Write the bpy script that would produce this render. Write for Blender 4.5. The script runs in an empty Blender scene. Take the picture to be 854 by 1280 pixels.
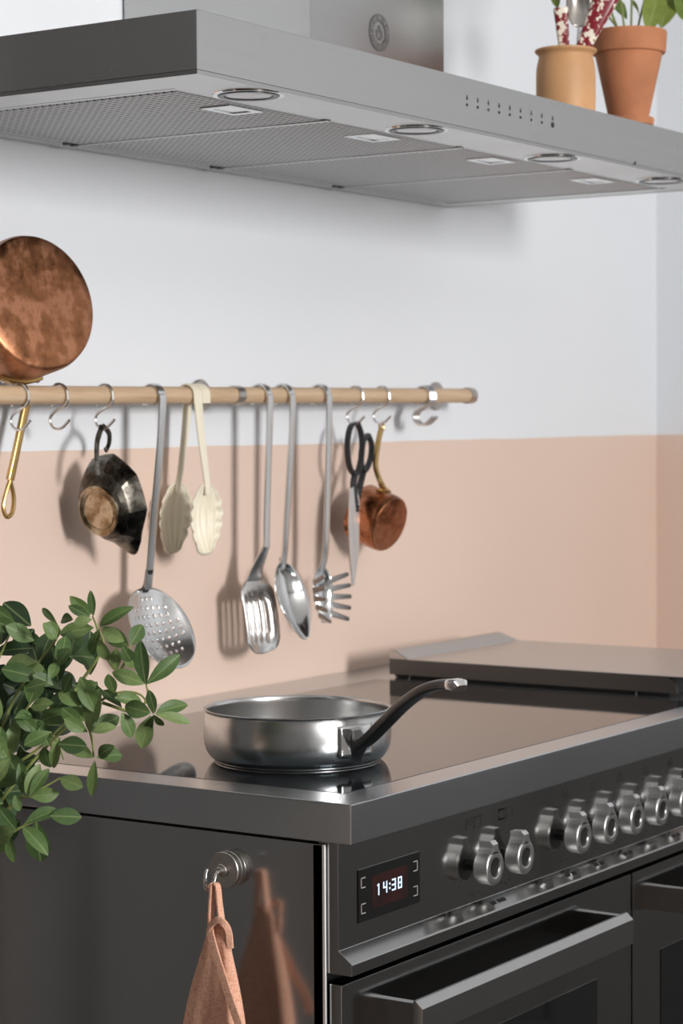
import bpy, bmesh, math, random
from math import sin, cos, pi, radians, sqrt
from mathutils import Vector, Matrix
V = Vector
rnd = random.Random(7)
scene = bpy.context.scene
col = scene.collection

# ------------------------------------------------------------------ camera
CAM = V((-1.68442, -1.733784, 1.250422)); YAW, PIT, ROL, FPX = 0.982852, -0.0389723, -0.0055688, 2740.3885
_f = V((sin(YAW)*cos(PIT), cos(YAW)*cos(PIT), sin(PIT)))
_r = V((cos(YAW), -sin(YAW), 0)); _u = _r.cross(_f)
CR = cos(ROL)*_r + sin(ROL)*_u; CU = -sin(ROL)*_r + cos(ROL)*_u; CF = _f
cam = bpy.data.cameras.new('camera'); camo = bpy.data.objects.new('camera', cam); col.objects.link(camo)
m = Matrix((CR, CU, -CF)).transposed().to_4x4(); m.translation = CAM
camo.matrix_world = m
cam.sensor_fit = 'VERTICAL'; cam.sensor_height = 36; cam.lens = FPX/1280*36
cam.clip_start = 0.05
cam.dof.use_dof = True; cam.dof.focus_distance = 2.05; cam.dof.aperture_fstop = 11
scene.camera = camo

def at(px, py, ax, v):
    'point seen at photo pixel (px, py) on the plane X, Y or Z = v'
    d = CF + CR*((px-427)/FPX) - CU*((py-640)/FPX)
    i = 'XYZ'.index(ax)
    return CAM + d*((v-CAM[i])/d[i])
def atd(px, py, depth):
    return CAM + (CF + CR*((px-427)/FPX) - CU*((py-640)/FPX))*depth

# ------------------------------------------------------------------ world, lights, exposure
w = bpy.data.worlds.new('world'); scene.world = w; w.use_nodes = True
w.node_tree.nodes['Background'].inputs[0].default_value = (0.80, 0.90, 1.0, 1)
w.node_tree.nodes['Background'].inputs[1].default_value = 0.6
def area(name, loc, target, sx, sy, power, color=(1, 1, 1)):
    l = bpy.data.lights.new(name, 'AREA'); l.shape = 'RECTANGLE'; l.size = sx; l.size_y = sy
    l.energy = power; l.color = color
    o = bpy.data.objects.new(name, l); col.objects.link(o); o.location = loc
    o.rotation_euler = (V(target)-V(loc)).to_track_quat('-Z', 'Y').to_euler()
    return o
area('window_daylight', (-0.75, -4.2, 1.78), (-0.6, 0, 1.6), 0.62, 0.80, 143, (1.0, 0.985, 0.975))
scene.view_settings.view_transform = 'Standard'; scene.view_settings.look = 'None'
scene.view_settings.exposure = 0.0; scene.view_settings.gamma = 1.0
scene.view_settings.use_curve_mapping = False

# ------------------------------------------------------------------ materials
def nt(name):
    mt = bpy.data.materials.new(name); mt.use_nodes = True
    n = mt.node_tree.nodes; return mt, n, mt.node_tree.links, n['Principled BSDF']
def setp(b, **k):
    names = {'base': 'Base Color', 'metal': 'Metallic', 'rough': 'Roughness', 'ior': 'IOR', 'spec': 'Specular IOR Level', 'coat': 'Coat Weight',
             'coatr': 'Coat Roughness', 'sub': 'Subsurface Weight', 'trans': 'Transmission Weight', 'sheen': 'Sheen Weight', 'em': 'Emission Color', 'ems': 'Emission Strength', 'aniso': 'Anisotropic'}
    for a, v in k.items():
        b.inputs[names[a]].default_value = (*v, 1) if isinstance(v, tuple) else v
def coords(n, l, scale=(1, 1, 1), kind='Object'):
    t = n.new('ShaderNodeTexCoord'); mp = n.new('ShaderNodeMapping'); mp.inputs['Scale'].default_value = scale
    l.new(t.outputs[kind], mp.inputs['Vector']); return mp.outputs['Vector']
def noise(n, l, vec, scale, detail=3, rough=.5):
    x = n.new('ShaderNodeTexNoise'); x.inputs['Scale'].default_value = scale; x.inputs['Detail'].default_value = detail; x.inputs['Roughness'].default_value = rough
    if vec is not None: l.new(vec, x.inputs['Vector'])
    return x.outputs['Fac']
def ramp(n, l, fac, stops):
    r = n.new('ShaderNodeValToRGB'); e = r.color_ramp.elements
    while len(e) < len(stops): e.new(0.5)
    for i, (p, c) in enumerate(stops):
        e[i].position = p; e[i].color = (*c, 1) if isinstance(c, tuple) else (c, c, c, 1)
    l.new(fac, r.inputs['Fac']); return r.outputs['Color']
def bump(n, l, b, h, strength=.1, dist=.001):
    x = n.new('ShaderNodeBump'); x.inputs['Strength'].default_value = strength; x.inputs['Distance'].default_value = dist
    l.new(h, x.inputs['Height']); l.new(x.outputs['Normal'], b.inputs['Normal'])
def plain(name, base, rough=.5, metal=0., var=.08, scale=40, bmp=0., **k):
    mt, n, l, b = nt(name); setp(b, base=base, rough=rough, metal=metal, **k)
    f = noise(n, l, coords(n, l), scale, 4)
    l.new(ramp(n, l, f, [(.3, tuple(c*(1-var) for c in base)), (.7, tuple(min(1, c*(1+var)) for c in base))]), b.inputs['Base Color'])
    if bmp: bump(n, l, b, f, bmp)
    return mt
def steel(name, base=.56, rough=.2, stretch=(4, 300, 300), var=.06, rv=.06, warm=(1, .995, .985), bmp=.02):
    'brushed metal: long fine scratches along the low frequency axis, cloudy wiping marks in the gloss'
    mt, n, l, b = nt(name); setp(b, metal=1.)
    f = noise(n, l, coords(n, l, stretch), 1.0, 2)
    l.new(ramp(n, l, f, [(.3, tuple(base*(1-var)*c for c in warm)), (.7, tuple(base*(1+var)*c for c in warm))]), b.inputs['Base Color'])
    g = noise(n, l, coords(n, l, (1, 1, 1)), 4, 2)
    r_ = n.new('ShaderNodeMapRange'); r_.inputs[1].default_value = .15; r_.inputs[2].default_value = .85
    r_.inputs[3].default_value = max(.02, rough-rv); r_.inputs[4].default_value = rough+rv
    l.new(g, r_.inputs[0]); l.new(r_.outputs[0], b.inputs['Roughness'])
    if bmp: bump(n, l, b, f, bmp, .0005)
    return mt
M = {}
M['steel_x'] = steel('brushed_steel_horizontal', .50, .22, (2, 2, 170), var=.02, rv=.02, bmp=0)
M['steel_panel'] = steel('polished_steel_panel', .40, .12, (2, 2, 170), var=.015, rv=.015, bmp=0)
M['steel_side'] = steel('brushed_steel_side', .48, .17, (2, 170, 2), var=.02, rv=.03, bmp=0)
M['steel_hood'] = steel('brushed_steel_hood', .47, .27, (2, 2, 170), var=.015, rv=.02, bmp=0)
M['steel_hoodside'] = steel('brushed_steel_hood_side', .42, .20, (2, 170, 2), var=.015, rv=.02, bmp=0)
M['steel_under'] = steel('satin_steel', .50, .24, (4, 300, 4), var=.02, bmp=0)
M['steel_top'] = steel('worktop_steel', .58, .25, (2, 170, 2), var=.015, rv=.02, warm=(.94, .98, 1.015), bmp=0)
M['steel_dark'] = steel('smoky_steel', .13, .32, (2, 2, 170), var=.02, rv=.03, bmp=0)  # dark reflection put into the base colour of the cover flanges
M['knob'] = steel('satin_knob_steel', .74, .30, (2, 2, 170), var=.02, rv=.03, bmp=0)
M['chrome'] = steel('polished_steel', .66, .10, (60, 60, 60), var=.03, rv=.03, bmp=0)
M['bright'] = steel('bright_steel', .80, .2, (60, 60, 60), var=.02, rv=.03, bmp=0)
M['edge'] = steel('soft_edge_steel', .86, .45, (2, 2, 170), var=.01, rv=.01, bmp=0)  # paler steel that stands in for the highlight on the panel edge
M['emblem'] = steel('grey_emblem', .24, .4, (2, 2, 170), var=.02, rv=.02, bmp=0)
M['utensil'] = steel('worn_utensil_steel', .76, .24, (120, 120, 8), var=.06, rv=.06)
M['nickel'] = steel('satin_nickel', .52, .30, (80, 80, 80), warm=(1, .94, .87))
M['tarnish'] = None
M['black'] = plain('black_lacquer', (.012, .012, .013), .28, var=.2)
M['gap'] = plain('dark_cavity', (.006, .006, .006), .7)
M['dark_metal'] = steel('dark_steel', .16, .3, (60, 60, 60))
M['cream'] = plain('cream_plastic', (.83, .76, .60), .42, var=.02, sub=.0)
M['print'] = plain('black_print', (.012, .012, .012), .5)
M['lens'] = plain('frosted_lens', (.86, .87, .87), .12, var=.02, ior=1.9)
M['terracotta'] = plain('terracotta', (.47, .185, .085), .78, var=.16, scale=22, bmp=.15)
M['stoneware'] = plain('tan_stoneware', (.56, .30, .135), .55, var=.12, scale=14, bmp=.08)
M['soil'] = plain('potting_soil', (.03, .02, .014), .95, var=.5, scale=160, bmp=.8)
M['stem'] = plain('green_stem', (.22, .25, .07), .6, var=.15)
M['bark'] = plain('brown_bark', (.10, .065, .04), .85, var=.3, bmp=.4)
M['floor'] = plain('dark_floor_boards', (.045, .032, .024), .45, var=.3, scale=6)
M['white'] = plain('white_plaster', (.80, .80, .79), .85, var=.01, scale=4)
M['charcoal'] = plain('charcoal_paint', (.082, .079, .077), .55, var=.06, scale=5)
M['greige'] = plain('grey_plaster', (.13, .125, .12), .85, var=.03, scale=4)

def mk_wall():
    mt, n, l, b = nt('two_tone_wall_paint'); setp(b, rough=.62, spec=.35)
    g = n.new('ShaderNodeNewGeometry'); s = n.new('ShaderNodeSeparateXYZ'); l.new(g.outputs['Position'], s.inputs[0])
    # hand-taped edge of the peach dado: rises 5 mm per metre, wavers a little
    a = n.new('ShaderNodeMath'); a.operation = 'MULTIPLY_ADD'; l.new(s.outputs['X'], a.inputs[0]); a.inputs[1].default_value = -.005; l.new(s.outputs['Z'], a.inputs[2])
    nz = noise(n, l, g.outputs['Position'], 7, 3)
    a2 = n.new('ShaderNodeMath'); a2.operation = 'MULTIPLY_ADD'; l.new(nz, a2.inputs[0]); a2.inputs[1].default_value = .004; l.new(a.outputs[0], a2.inputs[2])
    c = n.new('ShaderNodeMath'); c.operation = 'GREATER_THAN'; l.new(a2.outputs[0], c.inputs[0]); c.inputs[1].default_value = 1.2246
    yl = n.new('ShaderNodeMath'); yl.operation = 'LESS_THAN'; l.new(s.outputs['Y'], yl.inputs[0]); yl.inputs[1].default_value = -.80
    mxx = n.new('ShaderNodeMath'); mxx.operation = 'MAXIMUM'; l.new(c.outputs[0], mxx.inputs[0]); l.new(yl.outputs[0], mxx.inputs[1]); c = mxx   # the peach dado stops short on the side wall
    cl = noise(n, l, g.outputs['Position'], 2.2, 3)
    pe = ramp(n, l, cl, [(.3, (.715, .55, .455)), (.7, (.745, .575, .48))])
    wh = ramp(n, l, cl, [(.3, (.765, .79, .82)), (.7, (.785, .805, .835))])
    mx = n.new('ShaderNodeMix'); mx.data_type = 'RGBA'
    l.new(c.outputs[0], mx.inputs[0]); l.new(pe, mx.inputs[6]); l.new(wh, mx.inputs[7]); l.new(mx.outputs[2], b.inputs['Base Color'])
    bump(n, l, b, noise(n, l, g.outputs['Position'], 260, 2), .04, .0006)
    return mt
M['wall'] = mk_wall()
def mk_glass():
    mt, n, l, b = nt('black_ceramic_glass'); setp(b, base=(.012, .012, .013), rough=.035, ior=1.78); b.inputs['Specular Tint'].default_value = (.70, .90, 1.0, 1)   # blue put into the specular colour to grey the peach reflections
    f = noise(n, l, coords(n, l), 14, 4)
    l.new(ramp(n, l, f, [(.3, .03), (.8, .06)]), b.inputs['Roughness'])
    return mt
M['hob'] = mk_glass()
def mk_ovenglass():
    mt, n, l, b = nt('dark_oven_glass'); setp(b, base=(.008, .008, .008), rough=.05)
    l.new(ramp(n, l, noise(n, l, coords(n, l), 20, 3), [(.3, .03), (.8, .08)]), b.inputs['Roughness'])
    return mt
M['ovenglass'] = mk_ovenglass()
def mk_copper(name, c1, c2, c3, rough):
    mt, n, l, b = nt(name); setp(b, metal=1.)
    f = noise(n, l, coords(n, l), 38, 6, .62)
    g = noise(n, l, coords(n, l, (1, 1, .35)), 110, 4, .6)
    mx = n.new('ShaderNodeMath'); mx.operation = 'MULTIPLY_ADD'; l.new(g, mx.inputs[0]); mx.inputs[1].default_value = .35
    l.new(f, mx.inputs[2])
    l.new(ramp(n, l, mx.outputs[0], [(.50, c1), (.66, c2), (.76, c3), (.88, c2)]), b.inputs['Base Color'])
    l.new(ramp(n, l, mx.outputs[0], [(.5, rough*.75), (.85, rough*1.35)]), b.inputs['Roughness'])
    bump(n, l, b, f, .05, .001)
    return mt
M['copper'] = mk_copper('worn_copper', (.27, .115, .055), (.38, .165, .08), (.50, .235, .135), .36)
M['copper_dark'] = mk_copper('tarnished_copper', (.20, .075, .035), (.42, .155, .07), (.60, .26, .14), .28)
M['brass'] = steel('aged_brass', .55, .28, (60, 60, 60), var=.10, rv=.05, warm=(1, .655, .25), bmp=0)
M['tarnish'] = mk_copper('tarnished_silver', (.035, .03, .025), (.10, .088, .072), (.26, .235, .20), .30)
M['tarnish_foot'] = mk_copper('tarnished_silver_foot', (.16, .10, .05), (.40, .30, .19), (.62, .52, .38), .26)
def mk_wood():
    mt, n, l, b = nt('oiled_oak'); setp(b, rough=.5)
    f = noise(n, l, coords(n, l, (9, 150, 150)), 1, 5, .6)
    l.new(ramp(n, l, f, [(.25, (.47, .31, .185)), (.5, (.58, .41, .26)), (.75, (.66, .49, .33))]), b.inputs['Base Color'])
    bump(n, l, b, f, .06)
    return mt
M['wood'] = mk_wood()
def mk_leaf(name, c1, c2, c3):
    mt, n, l, b = nt(name); setp(b, rough=.5, spec=.35)
    oi = n.new('ShaderNodeObjectInfo')
    rr = ramp(n, l, oi.outputs['Random'], [(0, c1), (.55, c2), (1, c3)])
    f = noise(n, l, coords(n, l), 7, 4)
    mx = n.new('ShaderNodeMix'); mx.data_type = 'RGBA'; mx.blend_type = 'MULTIPLY'; mx.inputs[0].default_value = .5
    l.new(rr, mx.inputs[6]); l.new(ramp(n, l, f, [(.3, (.7, .75, .7)), (.7, (1.2, 1.2, 1.15))]), mx.inputs[7])
    l.new(mx.outputs[2], b.inputs['Base Color'])
    # pale midrib: the leaf's own length runs along object x
    tc = n.new('ShaderNodeTexCoord'); sx = n.new('ShaderNodeSeparateXYZ'); l.new(tc.outputs['Object'], sx.inputs[0])
    ab = n.new('ShaderNodeMath'); ab.operation = 'ABSOLUTE'; l.new(sx.outputs['Y'], ab.inputs[0])
    m2 = n.new('ShaderNodeMix'); m2.data_type = 'RGBA'; l.new(ramp(n, l, ab.outputs[0], [(.006, .55), (.018, 0.)]), m2.inputs[0]); l.new(mx.outputs[2], m2.inputs[6]); m2.inputs[7].default_value = (.26, .33, .13, 1); mx = m2
    l.new(mx.outputs[2], b.inputs['Base Color'])
    tr = n.new('ShaderNodeBsdfTranslucent'); l.new(mx.outputs[2], tr.inputs['Color'])
    ms = n.new('ShaderNodeMixShader'); ms.inputs[0].default_value = .15
    o = n['Material Output']; l.new(b.outputs[0], ms.inputs[1]); l.new(tr.outputs[0], ms.inputs[2]); l.new(ms.outputs[0], o.inputs['Surface'])
    return mt
M['leaf'] = mk_leaf('green_leaf', (.055, .10, .034), (.10, .165, .05), (.19, .26, .095))
M['leaf_old'] = mk_leaf('dark_mature_leaf', (.018, .035, .016), (.03, .06, .024), (.055, .10, .036))  # darker green stands in for the shade inside the bush
M['leaf_far'] = mk_leaf('olive_leaf', (.10, .16, .03), (.16, .23, .05), (.20, .25, .05))
def mk_linen():
    mt, n, l, b = nt('peach_linen'); setp(b, rough=.9, sheen=.2, spec=.2)
    f = noise(n, l, coords(n, l, (900, 900, 160)), 1, 2); g = noise(n, l, coords(n, l, (160, 160, 900)), 1, 2)
    mx = n.new('ShaderNodeMath'); l.new(f, mx.inputs[0]); l.new(g, mx.inputs[1])
    l.new(ramp(n, l, mx.outputs[0], [(.7, (.56, .27, .175)), (1.0, (.70, .37, .25)), (1.3, (.76, .43, .30))]), b.inputs['Base Color'])
    bump(n, l, b, mx.outputs[0], .25, .0006)
    return mt
M['linen'] = mk_linen()
def mk_speckle():
    mt, n, l, b = nt('red_and_white_mottle'); setp(b, rough=.28)
    f = noise(n, l, coords(n, l), 105, 3, .6)
    l.new(ramp(n, l, f, [(.50, (.20, .008, .018)), (.525, (.27, .012, .025)), (.54, (.80, .72, .60)), (.8, (.85, .78, .66))]), b.inputs['Base Color'])
    return mt
M['speckle'] = mk_speckle()
def mk_filter():
    mt, n, l, b = nt('perforated_filter_mesh'); setp(b, metal=1., rough=.38)
    t = n.new('ShaderNodeTexCoord'); s = n.new('ShaderNodeSeparateXYZ'); l.new(t.outputs['Object'], s.inputs[0])
    def sn(axis, k):
        a = n.new('ShaderNodeMath'); a.operation = 'MULTIPLY'; l.new(s.outputs[axis], a.inputs[0]); a.inputs[1].default_value = k
        q = n.new('ShaderNodeMath'); q.operation = 'SINE'; l.new(a.outputs[0], q.inputs[0]); return q.outputs[0]
    p = n.new('ShaderNodeMath'); p.operation = 'ADD'; l.new(sn('X', 2*pi/.0100), p.inputs[0]); l.new(sn('Y', 2*pi/.0100), p.inputs[1])   # square lattice of round holes
    mr = n.new('ShaderNodeMapRange'); mr.inputs[1].default_value = -2; mr.inputs[2].default_value = 2; l.new(p.outputs[0], mr.inputs[0])
    l.new(ramp(n, l, mr.outputs[0], [(.60, (.40, .40, .40)), (.70, (.035, .035, .035))]), b.inputs['Base Color'])
    bump(n, l, b, ramp(n, l, mr.outputs[0], [(.4, 1.), (.75, 0.)]), .35, .002)
    return mt
M['filter'] = mk_filter()
def emis(name, c, s):
    mt, n, l, b = nt(name); setp(b, base=(.01, .01, .01), em=c, ems=s, rough=.3); return mt
M['digits'] = emis('lit_digits', (.62, .80, 1.0), 1.5)
def mk_screen():
    mt, n, l, b = nt('lit_screen'); setp(b, base=(.008, .006, .006), rough=.08, ems=.055)
    l.new(ramp(n, l, noise(n, l, coords(n, l), 30, 2), [(.3, (.10, .03, .035)), (.6, (.42, .07, .04))]), b.inputs['Emission Color'])
    return mt
M['screen'] = mk_screen()
M['mark'] = plain('grey_print', (.34, .32, .30), .5)

# ------------------------------------------------------------------ mesh helpers (points are given in world space)
class MB:
    def __init__(s): s.v = []; s.f = []
    def add(s, vs, fs):
        o = len(s.v); s.v += [V(p) for p in vs]; s.f += [[i+o for i in f] for f in fs]; return s
    def box(s, a, b, bev=0., mtx=None):
        bm = bmesh.new(); bmesh.ops.create_cube(bm, size=1)
        a, b = V(a), V(b)
        for v in bm.verts: v.co = V(((a[i]+b[i])/2 + v.co[i]*(b[i]-a[i])) for i in range(3))
        if bev: bmesh.ops.bevel(bm, geom=bm.edges[:], offset=bev, segments=2, profile=.6, affect='EDGES')
        return s.frombm(bm, mtx)
    def frombm(s, bm, mtx=None):
        bm.verts.index_update()
        s.add([(mtx @ v.co) if mtx else v.co.copy() for v in bm.verts], [[v.index for v in f.verts] for f in bm.faces]); bm.free(); return s
    def prism(s, poly, vec, bev=0.):
        'polygon (3-D points, one plane) swept along vec'
        n = len(poly); bm = bmesh.new(); vec = V(vec)
        a = [bm.verts.new(V(p)) for p in poly]; b = [bm.verts.new(V(p)+vec) for p in poly]
        bm.faces.new(a[::-1]); bm.faces.new(b)
        for i in range(n): bm.faces.new((a[i], a[(i+1) % n], b[(i+1) % n], b[i]))
        bmesh.ops.recalc_face_normals(bm, faces=bm.faces[:])
        if bev: bmesh.ops.bevel(bm, geom=bm.edges[:], offset=bev, segments=2, profile=.6, affect='EDGES')
        return s.frombm(bm)
    def loft(s, rings, cap0=True, cap1=True, closed=True):
        n = len(rings[0]); vs = [p for r in rings for p in r]; fs = []
        for i in range(len(rings)-1):
            for j in range(n if closed else n-1):
                k = (j+1) % n; fs.append([i*n+j, i*n+k, (i+1)*n+k, (i+1)*n+j])
        if cap0: fs.append(list(range(n))[::-1])
        if cap1: fs.append([(len(rings)-1)*n+j for j in range(n)])
        return s.add(vs, fs)
    def lathe(s, prof, n=48, org=(0, 0, 0), axis=(0, 0, 1), cap0=False, cap1=False):
        'profile of (radius, height along axis)'
        ax = V(axis).normalized(); e1 = ax.orthogonal().normalized(); e2 = ax.cross(e1); org = V(org)
        rings = [[org + ax*h + (e1*cos(2*pi*j/n)+e2*sin(2*pi*j/n))*max(r, 1e-5) for j in range(n)] for r, h in prof]
        return s.loft(rings, cap0, cap1)
    def tube(s, pts, rad, n=12, flat=None, up=None, cap=True):
        'tube along pts; rad a number or list; flat=(a,b) gives an elliptical/strip section with up as its first axis'
        pts = [V(p) for p in pts]; k = len(pts); rings = []
        rad = rad if isinstance(rad, (list, tuple)) else [rad]*k
        prev = None
        for i, p in enumerate(pts):
            t = (pts[min(i+1, k-1)]-pts[max(i-1, 0)]).normalized()
            if up is not None: e1 = (V(up)-t*V(up).dot(t)).normalized()
            elif prev is None: e1 = t.orthogonal().normalized()
            else: e1 = (prev-t*prev.dot(t)).normalized()
            prev = e1; e2 = t.cross(e1)
            fa, fb = (flat[i] if isinstance(flat[0], (tuple, list)) else flat) if flat else (1, 1)
            ring = []
            for j in range(n):
                a = 2*pi*j/n; ca, sa = cos(a), sin(a)
                if flat:   # super-ellipse: rounded strip
                    ca = math.copysign(abs(ca)**.55, ca); sa = math.copysign(abs(sa)**.55, sa)
                ring.append(p+(e1*ca*fa+e2*sa*fb)*rad[i])
            rings.append(ring)
        return s.loft(rings, cap, cap)
    def grid(s, fn, nu, nv, skip=None):
        vs = [fn(i/nu, j/nv) for i in range(nu+1) for j in range(nv+1)]
        fs = [[i*(nv+1)+j, (i+1)*(nv+1)+j, (i+1)*(nv+1)+j+1, i*(nv+1)+j+1] for i in range(nu) for j in range(nv) if not (skip and skip(i, j))]
        return s.add(vs, fs)
def smooth(pts, k=6):
    'Catmull-Rom through pts'
    pts = [V(p) for p in pts]; out = []
    P = [pts[0]*2-pts[1]]+pts+[pts[-1]*2-pts[-2]]
    for i in range(1, len(P)-2):
        for t in range(k):
            u = t/k; a, b, c, d = P[i-1], P[i], P[i+1], P[i+2]
            out.append(.5*((2*b)+(c-a)*u+(2*a-5*b+4*c-d)*u*u+(3*b-a-3*c+d)*u**3))
    out.append(pts[-1]); return out
def thing(name, loc, label, cat, group=None):
    o = bpy.data.objects.new(name, None); col.objects.link(o); o.location = V(loc); o.empty_display_size = .05
    o['label'] = label; o['category'] = cat
    if group: o['group'] = group
    return o
def origin(o):
    p = V((0, 0, 0))
    while o is not None: p = p+o.location; o = o.parent
    return p
def obj(name, mb, mat, parent=None, label=None, kind=None, sharp=35, solid=0., sub=0, off=0., loc=None):
    base = origin(parent) if parent is not None else V((0, 0, 0))
    lo = V(loc) if loc is not None else (V((0, 0, 0)) if parent is not None else V((0, 0, 0)))
    if loc is None and parent is not None: lo = base
    me = bpy.data.meshes.new(name); me.from_pydata([tuple(p-lo) for p in mb.v], [], mb.f); me.update()
    bm = bmesh.new(); bm.from_mesh(me); bmesh.ops.remove_doubles(bm, verts=bm.verts[:], dist=1e-6)
    if not solid: bmesh.ops.recalc_face_normals(bm, faces=bm.faces[:])
    bm.to_mesh(me); bm.free()
    me.polygons.foreach_set('use_smooth', [True]*len(me.polygons)); me.set_sharp_from_angle(angle=radians(sharp))
    me.materials.append(M[mat] if isinstance(mat, str) else mat)
    o = bpy.data.objects.new(name, me); col.objects.link(o)
    o.location = lo-base if parent is not None else lo
    if parent is not None: o.parent = parent
    if solid:
        sm = o.modifiers.new('thickness', 'SOLIDIFY'); sm.thickness = solid; sm.offset = off
    if sub:
        sm = o.modifiers.new('rounding', 'SUBSURF'); sm.levels = sub; sm.render_levels = sub
    if sharp == 35 and not solid and not sub:
        wn_ = o.modifiers.new('flat_faces', 'WEIGHTED_NORMAL'); wn_.keep_sharp = True; wn_.weight = 80
    if label: o['label'] = label
    if kind: o['kind'] = kind
    return o
def tag(o, label, cat, group=None):
    o['label'] = label; o['category'] = cat
    if group: o['group'] = group
    return o
def copy_thing(root, loc, label=None):
    r = root.copy(); col.objects.link(r); r.location = V(loc)
    if label: r['label'] = label
    for ch in root.children:
        c = ch.copy(); col.objects.link(c); c.parent = r
        for g in ch.children:
            d = g.copy(); col.objects.link(d); d.parent = c
    return r
def arc(c, e1, e2, r, a0, a1, n):
    return [V(c)+(V(e1)*cos(a0+(a1-a0)*i/n)+V(e2)*sin(a0+(a1-a0)*i/n))*r for i in range(n+1)]
X, Y, Z = V((1, 0, 0)), V((0, 1, 0)), V((0, 0, 1))

# ------------------------------------------------------------------ room
RX = 1.95            # right wall
obj('wall_back', MB().box((-3.2, 0, 0), (RX+.1, .12, 2.6)), 'wall', kind='structure')
obj('wall_right', MB().box((RX, -4.3, 0), (RX+.12, 0, 2.6)), 'wall', kind='structure')
obj('wall_left', MB().box((-3.32, -4.3, 0), (-3.2, .12, 2.6)), 'greige', kind='structure')
obj('floor', MB().box((-3.2, -4.3, -.1), (RX+.1, .12, 0)), 'floor', kind='structure')
obj('ceiling', MB().box((-3.32, -4.45, 2.6), (RX+.12, .12, 2.7)), 'white', kind='structure')
wf = MB()
WX0, WX1, WZ0, WZ1 = -1.35, -.15, 1.0, 2.5
wf.box((-3.2, -4.42, 0), (WX0, -4.3, 2.6)); wf.box((WX1, -4.42, 0), (RX+.1, -4.3, 2.6))
wf.box((WX0, -4.42, 0), (WX1, -4.3, WZ0)); wf.box((WX0, -4.42, WZ1), (WX1, -4.3, 2.6))
obj('wall_front', wf, 'white', kind='structure')
wn = MB()
for a, b in (((WX0, -4.40, WZ0), (WX0+.05, -4.32, WZ1)), ((WX1-.05, -4.40, WZ0), (WX1, -4.32, WZ1)),
             ((WX0, -4.40, WZ0), (WX1, -4.32, WZ0+.05)), ((WX0, -4.40, WZ1-.05), (WX1, -4.32, WZ1))): wn.box(a, b, .004)
obj('window_1', wn, 'white', kind='structure')
# added dark panels low on the right wall, and an added dark door left of the range: both are outside the
# frame and put in only to darken the reflections in the steel
pn = MB().box((RX-.03, -3.9, 0), (RX, -.75, .84), .003)
for i in range(5): pn.box((RX-.042, -3.8+i*.62, .14), (RX-.03, -3.28+i*.62, .72), .004)
obj('trim_1', pn, 'charcoal', kind='structure')
dr = MB().box((-1.15, -.03, 0), (-.16, 0, 2.08), .003)
for z0, z1 in ((.15, .9), (1.05, 1.95)): dr.box((-1.0, -.042, z0), (-.31, -.03, z1), .006)
obj('door_1', dr, 'charcoal', kind='structure')

# ------------------------------------------------------------------ range cooker
D = .62; CW = 1.212; TZ = .9; TH = .0382
ck = thing('range_cooker', (.6, -.3, 0), 'wide stainless steel range cooker with black glass hob, silver knobs and lit clock', 'cooker')
GX0, GX1, GY0, GY1 = .047, .861, -.581, -.0925
wt = MB()
for a, b in (((0, -D, TZ-TH), (CW, GY0, TZ)), ((0, GY1, TZ-TH), (CW, 0, TZ)), ((0, GY0, TZ-TH), (GX0, GY1, TZ)), ((GX1, GY0, TZ-TH), (CW, GY1, TZ))): pass
# one rim with a rectangular opening, so that the brushed top has no seams
def ringbox(x0, x1, y0, y1, ix0, ix1, iy0, iy1, z0, z1, bev):
    bm = bmesh.new()
    def loop(a, b, c, d, z): return [bm.verts.new(p) for p in ((a, c, z), (b, c, z), (b, d, z), (a, d, z))]
    ot, it, ob, ib = loop(x0, x1, y0, y1, z1), loop(ix0, ix1, iy0, iy1, z1), loop(x0, x1, y0, y1, z0), loop(ix0, ix1, iy0, iy1, z0)
    for i in range(4):
        k = (i+1) % 4
        bm.faces.new((ot[i], ot[k], it[k], it[i])); bm.faces.new((ob[k], ob[i], ib[i], ib[k]))
        bm.faces.new((ob[i], ob[k], ot[k], ot[i])); bm.faces.new((it[i], it[k], ib[k], ib[i]))
    es = [e for e in bm.edges if all(v in ot+ob for v in e.verts)]
    bmesh.ops.bevel(bm, geom=es, offset=bev, segments=2, profile=.6, affect='EDGES')
    return bm
wt = MB().frombm(ringbox(0, CW, -D, -.002, GX0, GX1, GY0, GY1, TZ-TH, TZ, .0016))
obj('worktop', wt, 'steel_top', ck)
obj('hob_glass', MB().box((GX0+.0006, GY0+.0006, TZ-.006), (GX1-.0006, GY1-.0006, TZ+.0004), .0004), 'hob', ck, label='black glass hob plate')
SX = .003
BZ = TZ-TH-.003
obj('side_panel', MB().box((SX, -.5855, .09), (SX+.0022, -.004, BZ), .0005).box((SX, -.5855, .09), (SX+.004, -.574, BZ), .0009), 'steel_side', ck)
obj('side_panel', MB().box((CW-SX-.004, -.5855, .09), (CW-SX, -.004, BZ), .0008), 'steel_side', ck)
obj('edge_strip', MB().tube([(SX+.0016, -.5862, .09), (SX+.0016, -.5862, BZ)], .0019, 16), 'edge', ck, label='bright rounded front edge of the side panel')  # strip added to draw the edge highlight
obj('carcass', MB().box((SX+.004, -.566, .09), (CW-SX-.004, -.006, TZ-TH-.001)), 'gap', ck, label='dark recessed body')
obj('plinth', MB().box((.02, -.54, 0), (CW-.02, -.03, .09)), 'black', ck)
# control panel: flat front with a projecting sloped lip along its lower edge
PX0, PX1, PY = .0072, CW-.0072, -.6002
prof = [(-.578, BZ+.002), (PY, BZ+.002), (PY, .7592), (-.6142, .7488), (-.6152, .7475), (-.6152, .7368), (-.578, .7368)]
obj('control_panel', MB().prism([(PX0, y, z) for y, z in prof], (PX1-PX0, 0, 0), .0005), 'steel_panel', ck)
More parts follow.
